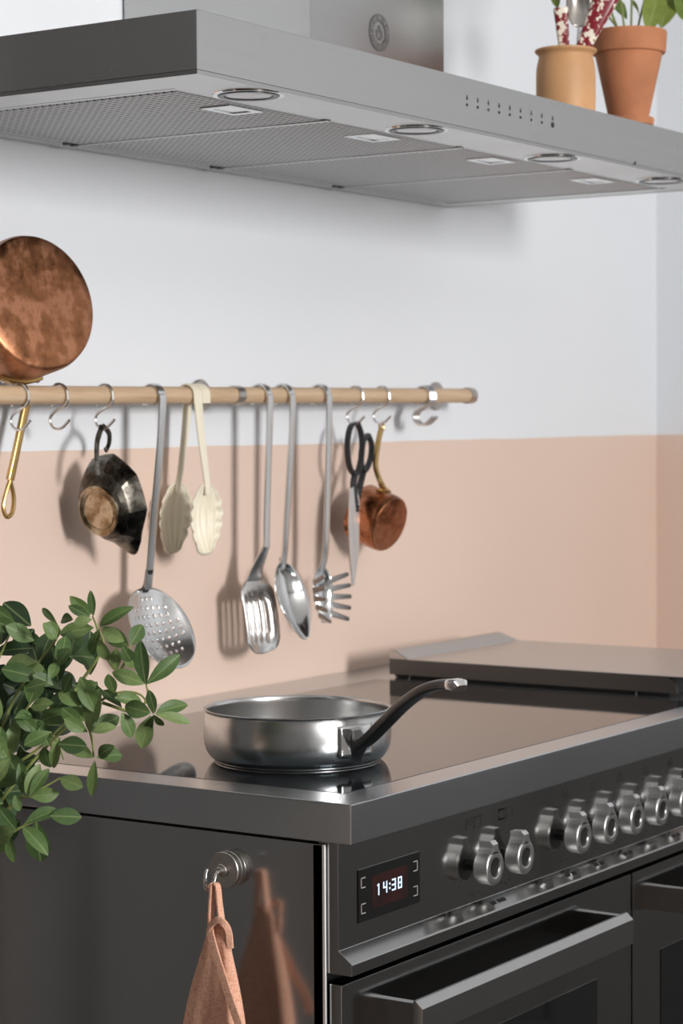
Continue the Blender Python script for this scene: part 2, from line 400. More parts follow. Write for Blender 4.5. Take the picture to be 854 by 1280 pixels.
# clock display
DX0, DX1, DZ0, DZ1 = .0400, .1512, .7792, .8300
DW, DH = DX1-DX0, DZ1-DZ0
disp = obj('clock_display', MB().box((DX0, PY-.0012, DZ0), (DX1, PY+.004, DZ1), .0006), 'ovenglass', ck, label='dark glass clock panel')
obj('screen', MB().box((DX0+.21*DW, PY-.0015, DZ0+.19*DH), (DX0+.79*DW, PY-.0011, DZ0+.81*DH)), 'screen', disp, label='dim red backlit screen')
def seg(mb, ch, x, z, wd, h, t, y0, y1):
    S = {'1': 'bc', '4': 'fgbc', '3': 'agdbc', '8': 'abcdefg'}[ch]
    R = {'a': (0, h-t, wd, h), 'd': (0, 0, wd, t), 'g': (0, h/2-t/2, wd, h/2+t/2), 'f': (0, h/2, t, h), 'b': (wd-t, h/2, wd, h), 'e': (0, 0, t, h/2), 'c': (wd-t, 0, wd, h/2)}
    for k in S:
        a, b, c, d = R[k]; mb.box((x+a, y0, z+b), (x+c, y1, z+d))
    if ch == '1': mb.box((x+wd-2.2*t, y0, z+h-1.6*t), (x+wd-t, y1, z+h-.6*t))
dg = MB(); h_ = .0114; z_ = DZ0+.41*DH; t_ = .0014; w_ = .0068
for ch, fx in (('1', .275), ('4', .385), ('3', .525), ('8', .625)):
    seg(dg, ch, DX0+fx*DW-(.002 if ch == '1' else 0), z_, w_, h_, t_, PY-.0019, PY-.0015)
for fz in (.3, .68): dg.box((DX0+.482*DW, PY-.0019, z_+h_*fz-.0009), (DX0+.482*DW+.0017, PY-.0015, z_+h_*fz+.0009))
obj('clock_digits', dg, 'digits', disp, label='lit white digits 14:38')
for fx, sgn in ((.035, 1), (.955, -1)):
    for fz0, fz1 in ((.64, .84), (.155, .35)):
        mk = MB(); x0 = DX0+fx*DW; x1 = x0+sgn*.0078; za, zb = DZ0+fz0*DH, DZ0+fz1*DH; t = .0009
        for a, b, c, d in ((x0, x0+sgn*t, za, zb), (x0, x1, zb-t, zb), (x0, x1, za, za+t)):
            mk.box((min(a, b), PY-.0016, c), (max(a, b), PY-.0012, d))
        obj('bracket_mark', mk, 'mark', disp)
# knobs
KX = [.2585, .324, .456, .5225, .589, .6555, .722, .7885]; KZ = .7976
def make_knob(kx):
    R = .0180
    mb = MB()
    mb.lathe([(0, .0092), (R-.0012, .0092), (R-.0004, .0100), (R, .0125), (R, .0240), (R-.0006, .0254), (R-.0018, .0262), (.0112, .0262),
              (.0104, .0257), (.0101, .0240), (0, .0240)], 56, (kx, PY, KZ), (0, -1, 0))
    k = obj('knob', mb, 'knob', ck, loc=(kx, PY, KZ))
    obj('knob_shaft', MB().lathe([(0, -.001), (.0062, -.001), (.0062, .0094), (0, .0094)], 24, (kx, PY, KZ), (0, -1, 0)), 'black', k, label='black shaft behind the knob')  # black stands in for the shade between knob and panel
    obj('knob_dish', MB().lathe([(.0100, .0252), (.0092, .0244), (.006, .0242), (0, .0241)], 40, (kx, PY, KZ), (0, -1, 0)), 'dark_metal', k, label='dark dished centre')
    # pointer tab: a block on top of the knob whose neck flows into the ring
    w2 = .0054
    out = [(-w2, .0272), (w2, .0272), (w2, .0205), (.0068, .0184), (.0098, .0150), (.0070, .0140), (-.0070, .0140), (-.0098, .0150), (-.0068, .0184), (-w2, .0205)]
    bm = bmesh.new()
    ys = (.0094, .0262)
    a = [bm.verts.new((kx+x, PY-ys[0], KZ+z)) for x, z in out]; b = [bm.verts.new((kx+x, PY-(ys[1] if z < .027 else .0225), KZ+z+(.0006 if z > .027 else 0))) for x, z in out]
    c = [bm.verts.new((kx+x, PY-ys[1], KZ+.0242)) for x in (-w2, w2)]
    bm.faces.new(a[::-1]); bm.faces.new([c[0], c[1]]+b[2:])
    bm.faces.new([b[0], b[1], c[1], c[0]])
    bm.faces.new([a[0], a[1], b[1], b[0]]); bm.faces.new([a[1], a[2], b[2], c[1], b[1]]); bm.faces.new([a[9], a[0], b[0], c[0], b[9]])
    for i in range(2, 9): bm.faces.new([a[i], a[i+1], b[i+1], b[i]])
    bmesh.ops.recalc_face_normals(bm, faces=bm.faces[:])
    bmesh.ops.bevel(bm, geom=bm.edges[:], offset=.0006, segments=2, profile=.6, affect='EDGES')
    obj('pointer', MB().frombm(bm), 'knob', k)
    return k
kn = make_knob(KX[0])
for x in KX[1:]:
    c = kn.copy(); col.objects.link(c); c.parent = ck; c.location = kn.location+V((x-KX[0], 0, 0))
    for g in kn.children:
        d = g.copy(); col.objects.link(d); d.parent = c
# printed symbols: pairs of little squares above the knobs, dots around them, words on the lip
def frame_mark(mb, x, z, s, h, t=.0011, fill=()):
    y0, y1 = PY-.00035, PY+.0002
    for a, b, c, d in ((x, x+t, z, z+h), (x+s-t, x+s, z, z+h), (x, x+s, z, z+t), (x, x+s, z+h-t, z+h)): mb.box((a, y0, c), (b, y1, d))
    for a, b, c, d in fill: mb.box((x+a*s, y0, z+b*h), (x+c*s, y1, z+d*h))
def symbol(px, py, kind):
    p = at(px, py, 'Y', PY); mb = MB(); s, h = .0135, .0115; x, z = p.x-s-.0015, p.z-h/2
    if kind == 'oven':
        frame_mark(mb, x, z, s, h, fill=[(.12, .62, .3, .8), (.45, .25, .85, .35), (.45, .7, .85, .8), (.4, .35, .5, .7)]); frame_mark(mb, x+s+.0035, z, s, h)
    elif kind == 'grill':
        frame_mark(mb, x, z, s, h, fill=[(0, .78, 1, 1), (0, 0, 1, .22)]); frame_mark(mb, x+s+.0035, z, s, h)
    else:
        s = .0125; x = p.x-s/2
        frame_mark(mb, x, z, s, h, .0006); mb.box((x+s/2-.0003, PY-.00035, z), (x+s/2+.0003, PY+.0002, z+h)); mb.box((x, PY-.00035, z+h/2-.0003), (x+s, PY+.0002, z+h/2+.0003))
        a, b = [(.1, .6), (.55, .1), (.1, .1), (.55, .6), (.3, .35), (.3, .35)][kind]; mb.box((x+a*s, PY-.00035, z+b*h), (x+(a+.32)*s, PY+.0002, z+(b+.32)*h))
    for dx, dz in ((0, .030), (.02, .02), (-.02, .02), (.023, -.012), (-.006, -.026), (.006, -.027), (.014, -.023)):
        pass
    obj('printed_symbol', mb, 'print', ck)
symbol(592, 1028, 'oven'); symbol(632, 1016, 'grill')
for i, (a, b) in enumerate(((707, 993), (742, 983), (775, 972), (808, 963), (838, 954))): symbol(a, b, i)
for kx in KX:
    mb = MB()
    for q, (dx, dz) in enumerate(((.001, .0345), (.024, .018), (-.025, -.012), (-.0085, -.0285), (.0005, -.0305), (.0095, -.0285), (.0245, -.013))):
        mb.lathe([(0, .0004), (.0011, .0004), (.0011, 0), ], 10, (kx+dx, PY, KZ+dz), (0, -1, 0))
    obj('dial_dots', mb, 'print', ck, kind='stuff')
ls = V((0, -.0140, -.0104)).normalized(); ln = X.cross(-ls).normalized()
def lip_print(px, py, words):
    'tiny lettering too small to read in the photograph: rows of short strokes, one list entry per word'
    p = at(px, py, 'Y', -.607); c = V((p.x, -.6072, .7540))
    mt = Matrix((X, -ls, ln)).transposed().to_4x4(); mt.translation = c+ln*.0001
    mb = MB(); tot = sum(words)*.0034+(len(words)-1)*.0030; x = -tot/2
    for q, n_ in enumerate(words):
        for k in range(n_):
            h = .0046
            mb.box((x, -h/2, 0), (x+.0008, h/2, .0003), 0, mt); mb.box((x+.0016, -h/2, 0), (x+.0024, h/2, .0003), 0, mt)
            z = (-h/2, -.0004, h/2-.0008)[(k+q) % 3]; mb.box((x+.0008, z, 0), (x+.0016, z+.0008, .0003), 0, mt)
            x += .0034
        x += .0030
    obj('lip_lettering', mb, 'print', ck, kind='stuff')
lip_print(623, 1128, (3, 5))
for px, py in ((714, 1094), (749, 1080), (785, 1068), (845, 1046)): lip_print(px, py, (3, 3))
# oven doors
def oven_door(x0, x1, bar0, bar1):
    d = obj('oven_door', MB().box((x0, -.6035, .12), (x1, -.588, .7268), .0016), 'steel_panel', ck)
    obj('oven_window', MB().box((x0+.075, -.6046, .24), (x1-.088, -.6028, .622), .0006), 'ovenglass', d, label='dark glass window')
    hb = MB(); y0, y1 = -.6440, -.6335; zt = .6935
    hb.prism([(bar0, y, z) for y, z in ((y0, zt-.0285), (y0, zt-.001), (y0+.0078, zt+.0062), (y1, zt+.0062), (y1, zt-.0285))], (bar1-bar0, 0, 0), .0006)
    hd = obj('door_handle', hb, 'steel_x', d)
    for bx in (bar0+.001, bar1-.011):
        obj('handle_bracket', MB().box((bx, -.6345, zt-.0265), (bx+.010, -.603, zt+.0035), .0012), 'chrome', d)
    return d
oven_door(.0082, .6172, .0855, .5405)
oven_door(.6212, CW-.0082, .6985, CW-.0860)

# ------------------------------------------------------------------ raised steel cover on the right of the hob
gc = thing('griddle_cover', (1.05, -.3, TZ), 'flat steel griddle cover with raised back lip on right of the hob', 'cover')
LX0, LX1, LYF, LYB, LZ = .889, 1.206, -.535, -.0975, .9272
zb_ = TZ+.0048
cv = MB()
# folded sheet: top, side flanges with a rounded front corner
cv.box((LX0, LYF-.02, LZ-.0018), (LX1, LYB+.001, LZ), .0006)
obj('cover_top', cv, 'steel_top', gc)
def flange(x0, x1):
    poly = [(LYB, zb_), (LYB, LZ-.001)] + [(LYF+.022-.022*sin(a), LZ-.001-.018+.018*cos(a)) for a in [i*pi/16 for i in range(9)]] + [(LYF, zb_)]
    return MB().prism([(x0, y, z) for y, z in poly], (x1-x0, 0, 0), .0004)
obj('side_flange', flange(LX0, LX0+.002), 'steel_dark', gc)
obj('side_flange', flange(LX1-.002, LX1), 'steel_dark', gc)
obj('griddle_plate', MB().box((LX0+.006, LYF+.012, TZ+.0002), (LX1-.006, LYB-.004, LZ-.004), .003), 'gap', gc, label='black griddle plate underneath')  # block added in black for the shade under the cover
lip = [(LYB, LZ-.002), (LYB, .9395), (LYB-.008, .9395), (LYB-.031, LZ-.0005), (LYB-.031, LZ-.002)]
bm = bmesh.new()
a = [bm.verts.new((LX0, y, z)) for y, z in lip]
b = [bm.verts.new((LX1-(.028 if z < .935 else .045)+.028, y, z)) for y, z in lip]
bm.faces.new(a[::-1]); bm.faces.new(b)
for i in range(5): bm.faces.new((a[i], a[(i+1) % 5], b[(i+1) % 5], b[i]))
bmesh.ops.recalc_face_normals(bm, faces=bm.faces[:]); bmesh.ops.bevel(bm, geom=bm.edges[:], offset=.0008, segments=2, affect='EDGES')
obj('back_lip', MB().frombm(bm), 'steel_x', gc)
for fx in (LX0+.004, LX1-.004):
    for fy in (LYF+.06, LYB-.03):
        obj('foot', MB().lathe([(0, 0), (.0016, 0), (.0016, .0062), (0, .0062)], 14, (fx, fy, TZ+.0002)), 'black', gc)

# ------------------------------------------------------------------ cooker hood
HX0, HX1, HY, HZ, HT = -.0266, 1.206, -.468, 1.5837, 1.6443
hd = thing('cooker_hood', (.59, -.2, HZ), 'stainless steel cooker hood with perforated filters, four downlights and square chimney', 'hood')
IX0, IX1, IY0, IY1 = .035, 1.163, -.392, -.030
canopy = MB().box((HX0, HY, HZ+.0042), (HX1, -.001, HT), .0012)
lips = MB().frombm(ringbox(HX0+.0005, HX1-.0005, HY+.0005, -.001, HX0+.0026, HX1-.0026, HY+.0026, -.003, HZ, HZ+.0042, .0003))
obj('canopy', canopy, 'steel_hood', hd)
obj('canopy_lip', lips, 'steel_hoodside', hd)
obj('underside_plate', MB().box((HX0+.0024, HY+.0024, HZ+.0006), (HX1-.0024, IY0-.0, HZ+.005)).box((HX0+.0024, IY0, HZ+.0006), (IX0, -.001, HZ+.005)).box((IX1, IY0, HZ+.0006), (HX1-.0024, -.001, HZ+.005)).box((IX0, IY1, HZ+.0006), (IX1, -.001, HZ+.005)), 'steel_under', hd)
FB = [.050, .3105, .5965, .8775, 1.155]
FHX = [.1815, .4549, .728, 1.0063]
for i in range(4):
    x0, x1 = (FB[i]+.0045 if i else FB[0]), FB[i+1]-.0045
    f = obj('grease_filter', MB().box((FB[i]-(.0125 if i == 0 else 0)+.0003, IY0+.001, HZ+.0007), (FB[i+1]-.0003, IY1-.001, HZ+.004), .0004), 'steel_under', hd)
    obj('filter_mesh', MB().box((x0, -.383, HZ+.0001), (x1, -.040, HZ+.0012)), 'filter', f, label='perforated mesh')
    if i: obj('filter_seam', MB().box((FB[i]-.0042, IY0+.002, HZ-.0008), (FB[i]+.0042, IY1-.002, HZ+.0005), .0003), 'steel_under', f)
    hx = FHX[i]
    h = MB(); hy0, hy1 = -.374, -.334
    h.frombm(ringbox(hx-.030, hx+.030, hy0, hy1, hx-.020, hx+.020, hy0+.008, hy1-.008, HZ-.0012, HZ+.0012, .0006))
    obj('filter_latch', h, 'chrome', f)
    obj('latch_plate', MB().box((hx-.020, hy0+.008, HZ-.0002), (hx+.020, hy1-.008, HZ+.0010)), 'bright', f)
    for cx in (x0+.028, x0+.040):
        if i: obj('filter_clip', MB().box((cx-.055, IY1-.006, HZ-.002), (cx-.048, IY1+.002, HZ+.001), .0006), 'dark_metal', f)
for lx in (.111, .432, .755, 1.070):
    c = (lx, -.4275, HZ+.0006)
    L = obj('downlight', MB().lathe([(.0312, .0008), (.0314, -.0012), (.0325, -.0016), (.0362, -.0014), (.0372, .0008)], 56, c), 'chrome', hd)
    obj('lamp_rim', MB().lathe([(.0236, .0006), (.0250, -.0020), (.0310, -.0022), (.0314, .0006)], 48, c), 'black', L)
    obj('lamp_lens', MB().lathe([(0, -.0016), (.0225, -.0015), (.0240, -.0008), (.0242, .0006), (0, .0006)], 48, c), 'lens', L)
# touch buttons and their printed symbols
for i in range(9):
    t = i/8; p = at(584+107*t, 131+24*t, 'Y', HY)
    mb = MB().lathe([(0, .0006), (.0016 if i < 8 else .0034, .0006), (.0018 if i < 8 else .0036, 0)], 16, (p.x, HY, 1.6137), (0, -1, 0))
    mb.box((p.x-.0005, HY-.0004, 1.6187), (p.x+.0005, HY+.0002, 1.6245)).box((p.x-.0018, HY-.0004, 1.6205), (p.x+.0018, HY+.0002, 1.6215))
    obj('touch_button', mb, 'print', hd)
obj('screw', MB().lathe([(0, .0012), (.002, .001), (.0022, 0)], 14, (.905, HY, 1.5895), (0, -1, 0)), 'dark_metal', hd)
# chimney
CX0, CX1, CY = .434, .735, -.282
chim = obj('chimney', MB().box((CX0, CY, HT-.001), (CX1, -.004, 2.6), .0006), 'steel_hood', hd)
em = at(474, 41, 'Y', CY); eb = MB(); ec = V((em.x, CY-.0003, em.z)); R_ = .0225
eb.lathe([(R_*.60, 0), (R_*.60, .0004), (R_, .0004), (R_, 0)], 56, ec, (0, -1, 0))      # dark ring that carries the letters
for a, b, c, d in ((-.30, .02, .30, .14), (-.28, -.28, -.16, .02), (.16, -.28, .28, .02), (-.12, -.38, .12, -.28), (-.08, .14, .08, .40)):
    eb.box((ec.x+a*R_, ec.y-.0004, ec.z+b*R_), (ec.x+c*R_, ec.y+.0002, ec.z+d*R_))
er = obj('round_emblem', eb, 'emblem', chim, label='round grey emblem on the chimney front')
lb = MB()
for k in range(10):   # ring of letter-like strokes, unreadable at this size in the photograph
    a0 = 2*pi*k/10
    for q in range(2):
        aa = a0+(-.11, .11)[q]; d = V((sin(aa), 0, cos(aa))); t = V((d.z, 0, -d.x)); o_ = V((0, -.0004, 0))
        p0, p1 = ec+o_+d*R_*.68, ec+o_+d*R_*(.92 if q else (.92, .80, .86)[k % 3])
        lb.add([p0-t*.0008, p0+t*.0008, p1+t*.0008, p1-t*.0008, *[x+o_*.6 for x in (p0-t*.0008, p0+t*.0008, p1+t*.0008, p1-t*.0008)]], [[0, 1, 2, 3], [7, 6, 5, 4], [0, 4, 5, 1], [1, 5, 6, 2], [2, 6, 7, 3], [3, 7, 4, 0]])
obj('emblem_letters', lb, 'steel_under', er, kind='stuff')

# ------------------------------------------------------------------ wooden utensil rail
YR = -.0605; RR = .0107
def zr(x): return 1.2877+(x-.1405)*.0079
rl = thing('utensil_rail', (.58, YR, zr(.58)), 'round oak utensil rail with steel end rings fixed along the wall', 'rail')
RXE = at(590.5, 494.5, 'Y', YR).x
rod = MB()
rod.tube([(-.10, YR, zr(-.10)), (RXE-.004, YR, zr(RXE-.004))], RR, 28)
obj('rod', rod, 'wood', rl)
for bx in (1.173, .583, -.007):
    z = zr(bx)
    br = obj('wall_bracket', MB().lathe([(0, .001), (.0205, .001), (.0215, .002), (.0215, .0045), (.0205, .0056), (0, .0056)], 44, (bx, 0, z), (0, -1, 0)).lathe([(.0055, .005), (.0055, abs(YR)-RR*.6)], 16, (bx, 0, z), (0, -1, 0)), 'nickel', rl)
    ring = MB().lathe([(RR+.0002, -.0075), (RR+.0016, -.0075), (RR+.0018, 0), (RR+.0016, .0075), (RR+.0002, .0075), (RR+.0002, -.0075)], 36, (bx, YR, z), (1, 0, 0.0079))
    if bx > 1: ring.lathe([(RR+.0016, .0072), (RR+.0002, .0082), (0, .0086)], 36, (bx, YR, z), (1, 0, .0079))
    obj('rail_ring', ring, 'nickel', br)

# ------------------------------------------------------------------ S-hooks (wire bent in the plane across the rod)
def xat(px, y): return at(px, 494, 'Y', y).x
def hook_path(x, z0, k=1., rw=.0017):
    'points of an S-hook over the rod, y towards the wall positive'
    r = RR+rw+.0003
    p = [(r-.0006, -.0125), (r+.0003, -.006)] + [(r*1.02*cos(a), r*sin(a)+.0002) for a in [i*pi/8 for i in range(0, 9)]]
    p += [(-r-.0004, -.007), (-.0085, -.0125), (.003, -.0175), (.0115, -.0232), (.0140, -.0295), (.0105, -.0365), (.0030, -.0392), (-.0050, -.0375), (-.0155, -.0290)]
    return smooth([V((x, YR+a*(k if b < -.014 else 1), z0+(b if b > -.014 else -.014+(b+.014)*k))) for a, b in p], 4)
def s_hook(px, label):
    x = xat(px, YR-.012); t = thing('s_hook', (x, YR, zr(x)), label, 'hook', 'S-hooks on the wooden rail')
    obj('wire', MB().tube(hook_path(x, zr(x)), .00165, 10), 'utensil', t)
    return x
hx1 = s_hook(34.5, 'steel S-hook in front of the brass pan handle')
hx2 = s_hook(83.5, 'empty steel S-hook between the brass handle and the sauce boat')
hx3 = s_hook(140, 'steel S-hook carrying the tarnished silver sauce boat')
hx4 = s_hook(453, 'steel S-hook carrying the black handled scissors')
hx5 = s_hook(486, 'steel S-hook carrying the little copper pan')
for i, lab in enumerate(('leftmost of four empty S-hooks bunched by the rail end', 'second from left of four bunched empty S-hooks by the rail end',
                         'third from left of four bunched empty S-hooks by the rail end', 'rightmost of four empty S-hooks bunched by the rail end')):
    x = xat(540, YR-.012)+(i-1.5)*.0044
    t = thing('s_hook', (x, YR, zr(x)), lab, 'hook', 'S-hooks on the wooden rail')
    obj('wire', MB().tube(hook_path(x, zr(x), 1.12, .0021), .0021, 10), 'utensil', t)

# ------------------------------------------------------------------ utensils hooked over the rod
def strap(mb, x, wid, th, y_front_pts, back=.012):
    'flat strap from behind the rod, over it, then down through y_front_pts'
    r = RR+th/2+.0008; z0 = zr(x)
    p = [(x, YR+r+.0004, z0-back), (x, YR+r, z0-back*.4)] + [V((x, YR+r*cos(a), z0+r*sin(a))) for a in [i*pi/10 for i in range(11)]] + y_front_pts
    return p
def bowl(mb, x0, N, T, wfun, depth, nu=22, nv=14, skip=None, flip=1):
    N, T = V(N), V(T); d = (T-N); dn = d.normalized(); nrm = V((0, -dn.z, dn.y))
    if nrm.y < 0: nrm = -nrm
    nrm *= flip
    def fn(u, v):
        s = 2*v-1
        return N+d*u+X*wfun(u)*s+nrm*(depth(u, s))
    mb.grid(fn, nu, nv, skip); return mb
def handle_mb(x, wid, th, pts):
    n = len(pts); mb = MB()
    mb.tube(pts, 1.0, 12, flat=(wid/2, th/2), up=X); return mb

# skimmer
x = xat(203, YR-.0145); sk = thing('skimmer', (x, YR, zr(x)), 'long steel skimmer with round perforated bowl, beside the sauce boat', 'utensil', 'steel utensils hooked over the rail')
top = strap(None, x, .013, .0034, [at(203.5, 500, 'X', x), at(200, 560, 'X', x), at(193, 640, 'X', x), at(187, 715, 'X', x), at(185, 737, 'X', x)])
obj('handle', handle_mb(x, .0135, .0032, smooth(top, 3)), 'utensil', sk)
N, T = at(181, 734, 'X', x), at(225, 835, 'X', x)
Rs = (T-N).length/2; C = (N+T)/2; dn = (T-N).normalized(); nr = V((0, -dn.z, dn.y)); nr = nr if nr.y > 0 else -nr
mb = MB(); G = 21
def disc(u, v):
    a, b = u*.999, v*.999
    xx = a*sqrt(1-b*b/2); yy = b*sqrt(1-a*a/2); rr = xx*xx+yy*yy
    return C+X*xx*Rs*1.02+dn*yy*Rs+nr*(.016*(1-rr))
cell = 2/G
for i in range(G):
    for j in range(G):
        u0, v0 = -1+i*cell, -1+j*cell; uc, vc = u0+cell/2, v0+cell/2
        cs = [(u0, v0), (u0+cell, v0), (u0+cell, v0+cell), (u0, v0+cell)]
        if i % 2 == 0 and j % 2 == 0 and uc*uc+vc*vc < .72:
            inn = [(uc+cell*.33*cos(pi/4*(k-3)), vc+cell*.33*sin(pi/4*(k-3))) for k in range(8)]
            vs = [disc(*c) for c in cs]+[disc(*c) for c in inn]
            fs = []
            for k in range(4):
                fs.append([k, (k+1) % 4, 4+(2*k+2) % 8, 4+(2*k+1) % 8]); fs.append([k, 4+(2*k+1) % 8, 4+(2*k) % 8])
            mb.add(vs, fs)
        else: mb.add([disc(*c) for c in cs], [[0, 1, 2, 3]])
obj('bowl', mb, 'utensil', sk, solid=.0012, label='round perforated bowl', sharp=50)
obj('neck', MB().tube(smooth([at(187, 712, 'X', x), at(184, 730, 'X', x), at(181, 742, 'X', x)+nr*.003, at(185, 752, 'X', x)+nr*.0065], 4), 1.0, 12, flat=[(.0066-.0002*i+.0008*max(0, i-4), .0024) for i in range(13)], up=X), 'dark_metal', sk)

# spatula
x = xat(337, YR-.0145); sp = thing('slotted_turner', (x, YR, zr(x)), 'steel slotted turner with square four-slot blade, left of the serving spoon', 'utensil', 'steel utensils hooked over the rail')
top = strap(None, x, .012, .0047, [at(337.5, 500, 'X', x), at(336, 560, 'X', x), at(333.5, 640, 'X', x), at(333, 684, 'X', x)])
obj('handle', handle_mb(x, .0125, .0045, smooth(top, 3)), 'utensil', sp)
p0, p1, p2, p3 = at(333, 682, 'X', x), at(321, 712, 'X', x), at(318, 724, 'X', x), at(331, 813, 'X', x)
obj('neck', MB().tube(smooth([p0, p0*.5+p1*.5, p1, p2], 4), 1.0, 12, flat=[(.0062+.0008*i, .0026) for i in range(13)], up=X), 'utensil', sp)
bl = MB(); W2 = .036
cols = [-1, -.70, -.62, -.40, -.32, -.10, -.02, .02, .20, .28, .50, .58, .78, .86, 1]
cols = [-1, -.64, -.52, -.30, -.18, .06, .18, .42, .54, .80, 1]
def bw(u):
    w = .45+.55*min(1, u/.16)**.7
    if u > .82: w *= sqrt(max(0, 1-((u-.82)/.19)**2*.62))
    return w*W2
rows = [0, .05, .1, .16, .25, .34, .5, .7, .86, .92, .96, .985, 1]
bd = (p3-p2); bn = V((0, -bd.z, bd.y)).normalized(); bn = bn if bn.y > 0 else -bn
def bp(u, c): return p2+bd*u+X*bw(u)*c+bn*(.006*(1-c*c)*min(1, u*4)-.010*sin(pi*u)*.4)+(V((0, 0, -.004))*(1-c*c) if u > .98 else V((0, 0, 0)))
vs = [bp(u, c) for u in rows for c in cols]; fs = []; nc = len(cols)
for i in range(len(rows)-1):
    for j in range(nc-1):
        slot = j in (1, 3, 5, 7) and 3 <= i+0 and rows[i] >= .25 and rows[i+1] <= .86
        if not slot: fs.append([i*nc+j, i*nc+j+1, (i+1)*nc+j+1, (i+1)*nc+j])
bl.add(vs, fs)
obj('slotted_blade', bl, 'utensil', sp, solid=.0011, sharp=60)

# serving spoon
x = xat(365, YR-.0145); ss = thing('serving_spoon', (x, YR, zr(x)), 'large solid steel serving spoon between turner and pasta server', 'utensil', 'steel utensils hooked over the rail')
top = strap(None, x, .012, .0047, [at(366, 500, 'X', x), at(364, 560, 'X', x), at(359, 640, 'X', x), at(356, 690, 'X', x), at(352, 712, 'X', x)])
obj('handle', handle_mb(x, .0125, .0045, smooth(top, 3)), 'utensil', ss)
N, T = at(352, 697, 'X', x), at(382, 799, 'X', x)
def wsp(u): return .0055+.0275*max(0, sin(pi*min(1, max(0, (u-.06)/.94))**.82))**.75 if u < .999 else .003
bw_ = MB(); bowl(bw_, x, N, T, wsp, lambda u, s: .017*(1-s*s)*sin(pi*min(1, u**.9))**.8, 34, 16)
obj('bowl', bw_, 'chrome', ss, solid=.0012, sharp=70)

# pasta server
x = xat(411, YR-.0145); pa = thing('pasta_server', (x, YR, zr(x)), 'steel pasta server with a ring of blunt prongs, left of the scissors', 'utensil', 'steel utensils hooked over the rail')
top = strap(None, x, .012, .0047, [at(411.5, 500, 'X', x), at(411, 560, 'X', x), at(409, 640, 'X', x), at(407, 690, 'X', x), at(402, 712, 'X', x)])
obj('handle', handle_mb(x, .0125, .0042, smooth(top, 3)), 'utensil', pa)
N, T = at(402, 708, 'X', x), at(408, 778, 'X', x)
dv = (T-N); dn_ = dv.normalized(); nn = V((0, -dn_.z, dn_.y)); nn = nn if nn.y > 0 else -nn
def wps(u): return .006+.0175*max(0, sin(pi*min(1, max(0, u-.02)**.8)))**.7
bw_ = MB(); bowl(bw_, x, N, T, wps, lambda u, s: .011*(1-s*s)*sin(pi*u)**.7, 24, 12)
obj('bowl', bw_, 'chrome', pa, solid=.0012, sharp=70)
for sd in (-1, 1):
    for k in range(5):
        u = .26+.15*k
        b0 = N+dv*u+X*sd*wps(u)*.97; out = (-nn*.86+X*sd*.30+dn_*(.30*(k-1.6)/2)).normalized()
        tipp = b0+out*.026
        obj('prong', MB().tube([b0-out*.002, b0+out*.010, tipp-out*.002, tipp], 1.0, 10, flat=[(.0044, .0011), (.0038, .0011), (.0030, .0011), (.0020, .0009)], up=dn_), 'utensil', pa)

# cream salad servers with shell-shaped bowls
def salad_server(x, ptsf, N, T, rear, label):
    t = thing('salad_server', (x, YR, zr(x)), label, 'utensil', 'cream salad servers on the rail')
    r = RR+.0024; z0 = zr(x); sg = -1 if not rear else 1
    over = [V((x, YR-sg*r, z0-.010)), V((x, YR-sg*r, z0-.003))]+[V((x, YR-sg*r*cos(a), z0+r*sin(a))) for a in [i*pi/10 for i in range(11)]]
    pts = smooth(over+ptsf, 3); n = len(pts); k0 = len(over)*3
    fl = []
    for i in range(n):
        q = max(0, (i-k0)/(n-k0)); wdt = .0082 if i < k0 else .0082-.0040*min(1, q*1.15)
        fl.append((wdt, .0017))
    obj('handle', MB().tube(pts, 1.0, 12, flat=fl, up=X), 'cream', t)
    mb = MB(); N, T = V(N), V(T); d = T-N; dn = d.normalized(); nr = V((0, -dn.z, dn.y)); nr = nr if nr.y > 0 else -nr
    def w(u): return .0045+.0265*max(0, sin(pi*min(1, u*.955)**.9))**.55
    nu, nv = 56, 40
    def fn(i, j):
        u = i/nu; s = 2*j/nv-1
        sc = 1+(.17*abs(sin(u*pi*5.5+.3))-.10)*(abs(s)**3)*min(1, u*4)
        tip = .0035*abs(cos(s*pi*2.5))*max(0, (u-.75)/.25)
        rib = .0019*cos(s*pi*5)*min(1, u*3)*(1-.3*abs(s))
        return N+d*u+dn*(tip+.004*(1-s*s)*max(0, (u-.8)/.2))+X*w(u)*s*sc+nr*(.0085*(1-s*s)*sin(pi*min(1, u*.9+.08))+rib)
    mb.add([fn(i, j) for i in range(nu+1) for j in range(nv+1)], [[i*(nv+1)+j, i*(nv+1)+j+1, (i+1)*(nv+1)+j+1, (i+1)*(nv+1)+j] for i in range(nu) for j in range(nv)])
    obj('shell_bowl', mb, 'cream', t, solid=.0022, sharp=80)
x = xat(247, YR-.013)
salad_server(x, [at(247.5, 500, 'X', x), at(251, 540, 'X', x), at(256, 580, 'X', x), at(259, 606, 'X', x), at(259, 618, 'X', x)], at(259, 606, 'X', x), at(257, 687, 'X', x), False, 'cream salad server hanging in front of the rail, the right one of the pair')
x = xat(235, YR+.013)+.003
salad_server(x, [at(235, 500, 'X', x), at(231.5, 540, 'X', x), at(227, 580, 'X', x), at(223, 604, 'X', x), at(222, 615, 'X', x)], at(222.5, 604, 'X', x), at(216, 686, 'X', x), True, 'shaded cream salad server hanging behind the rail beside the skimmer')

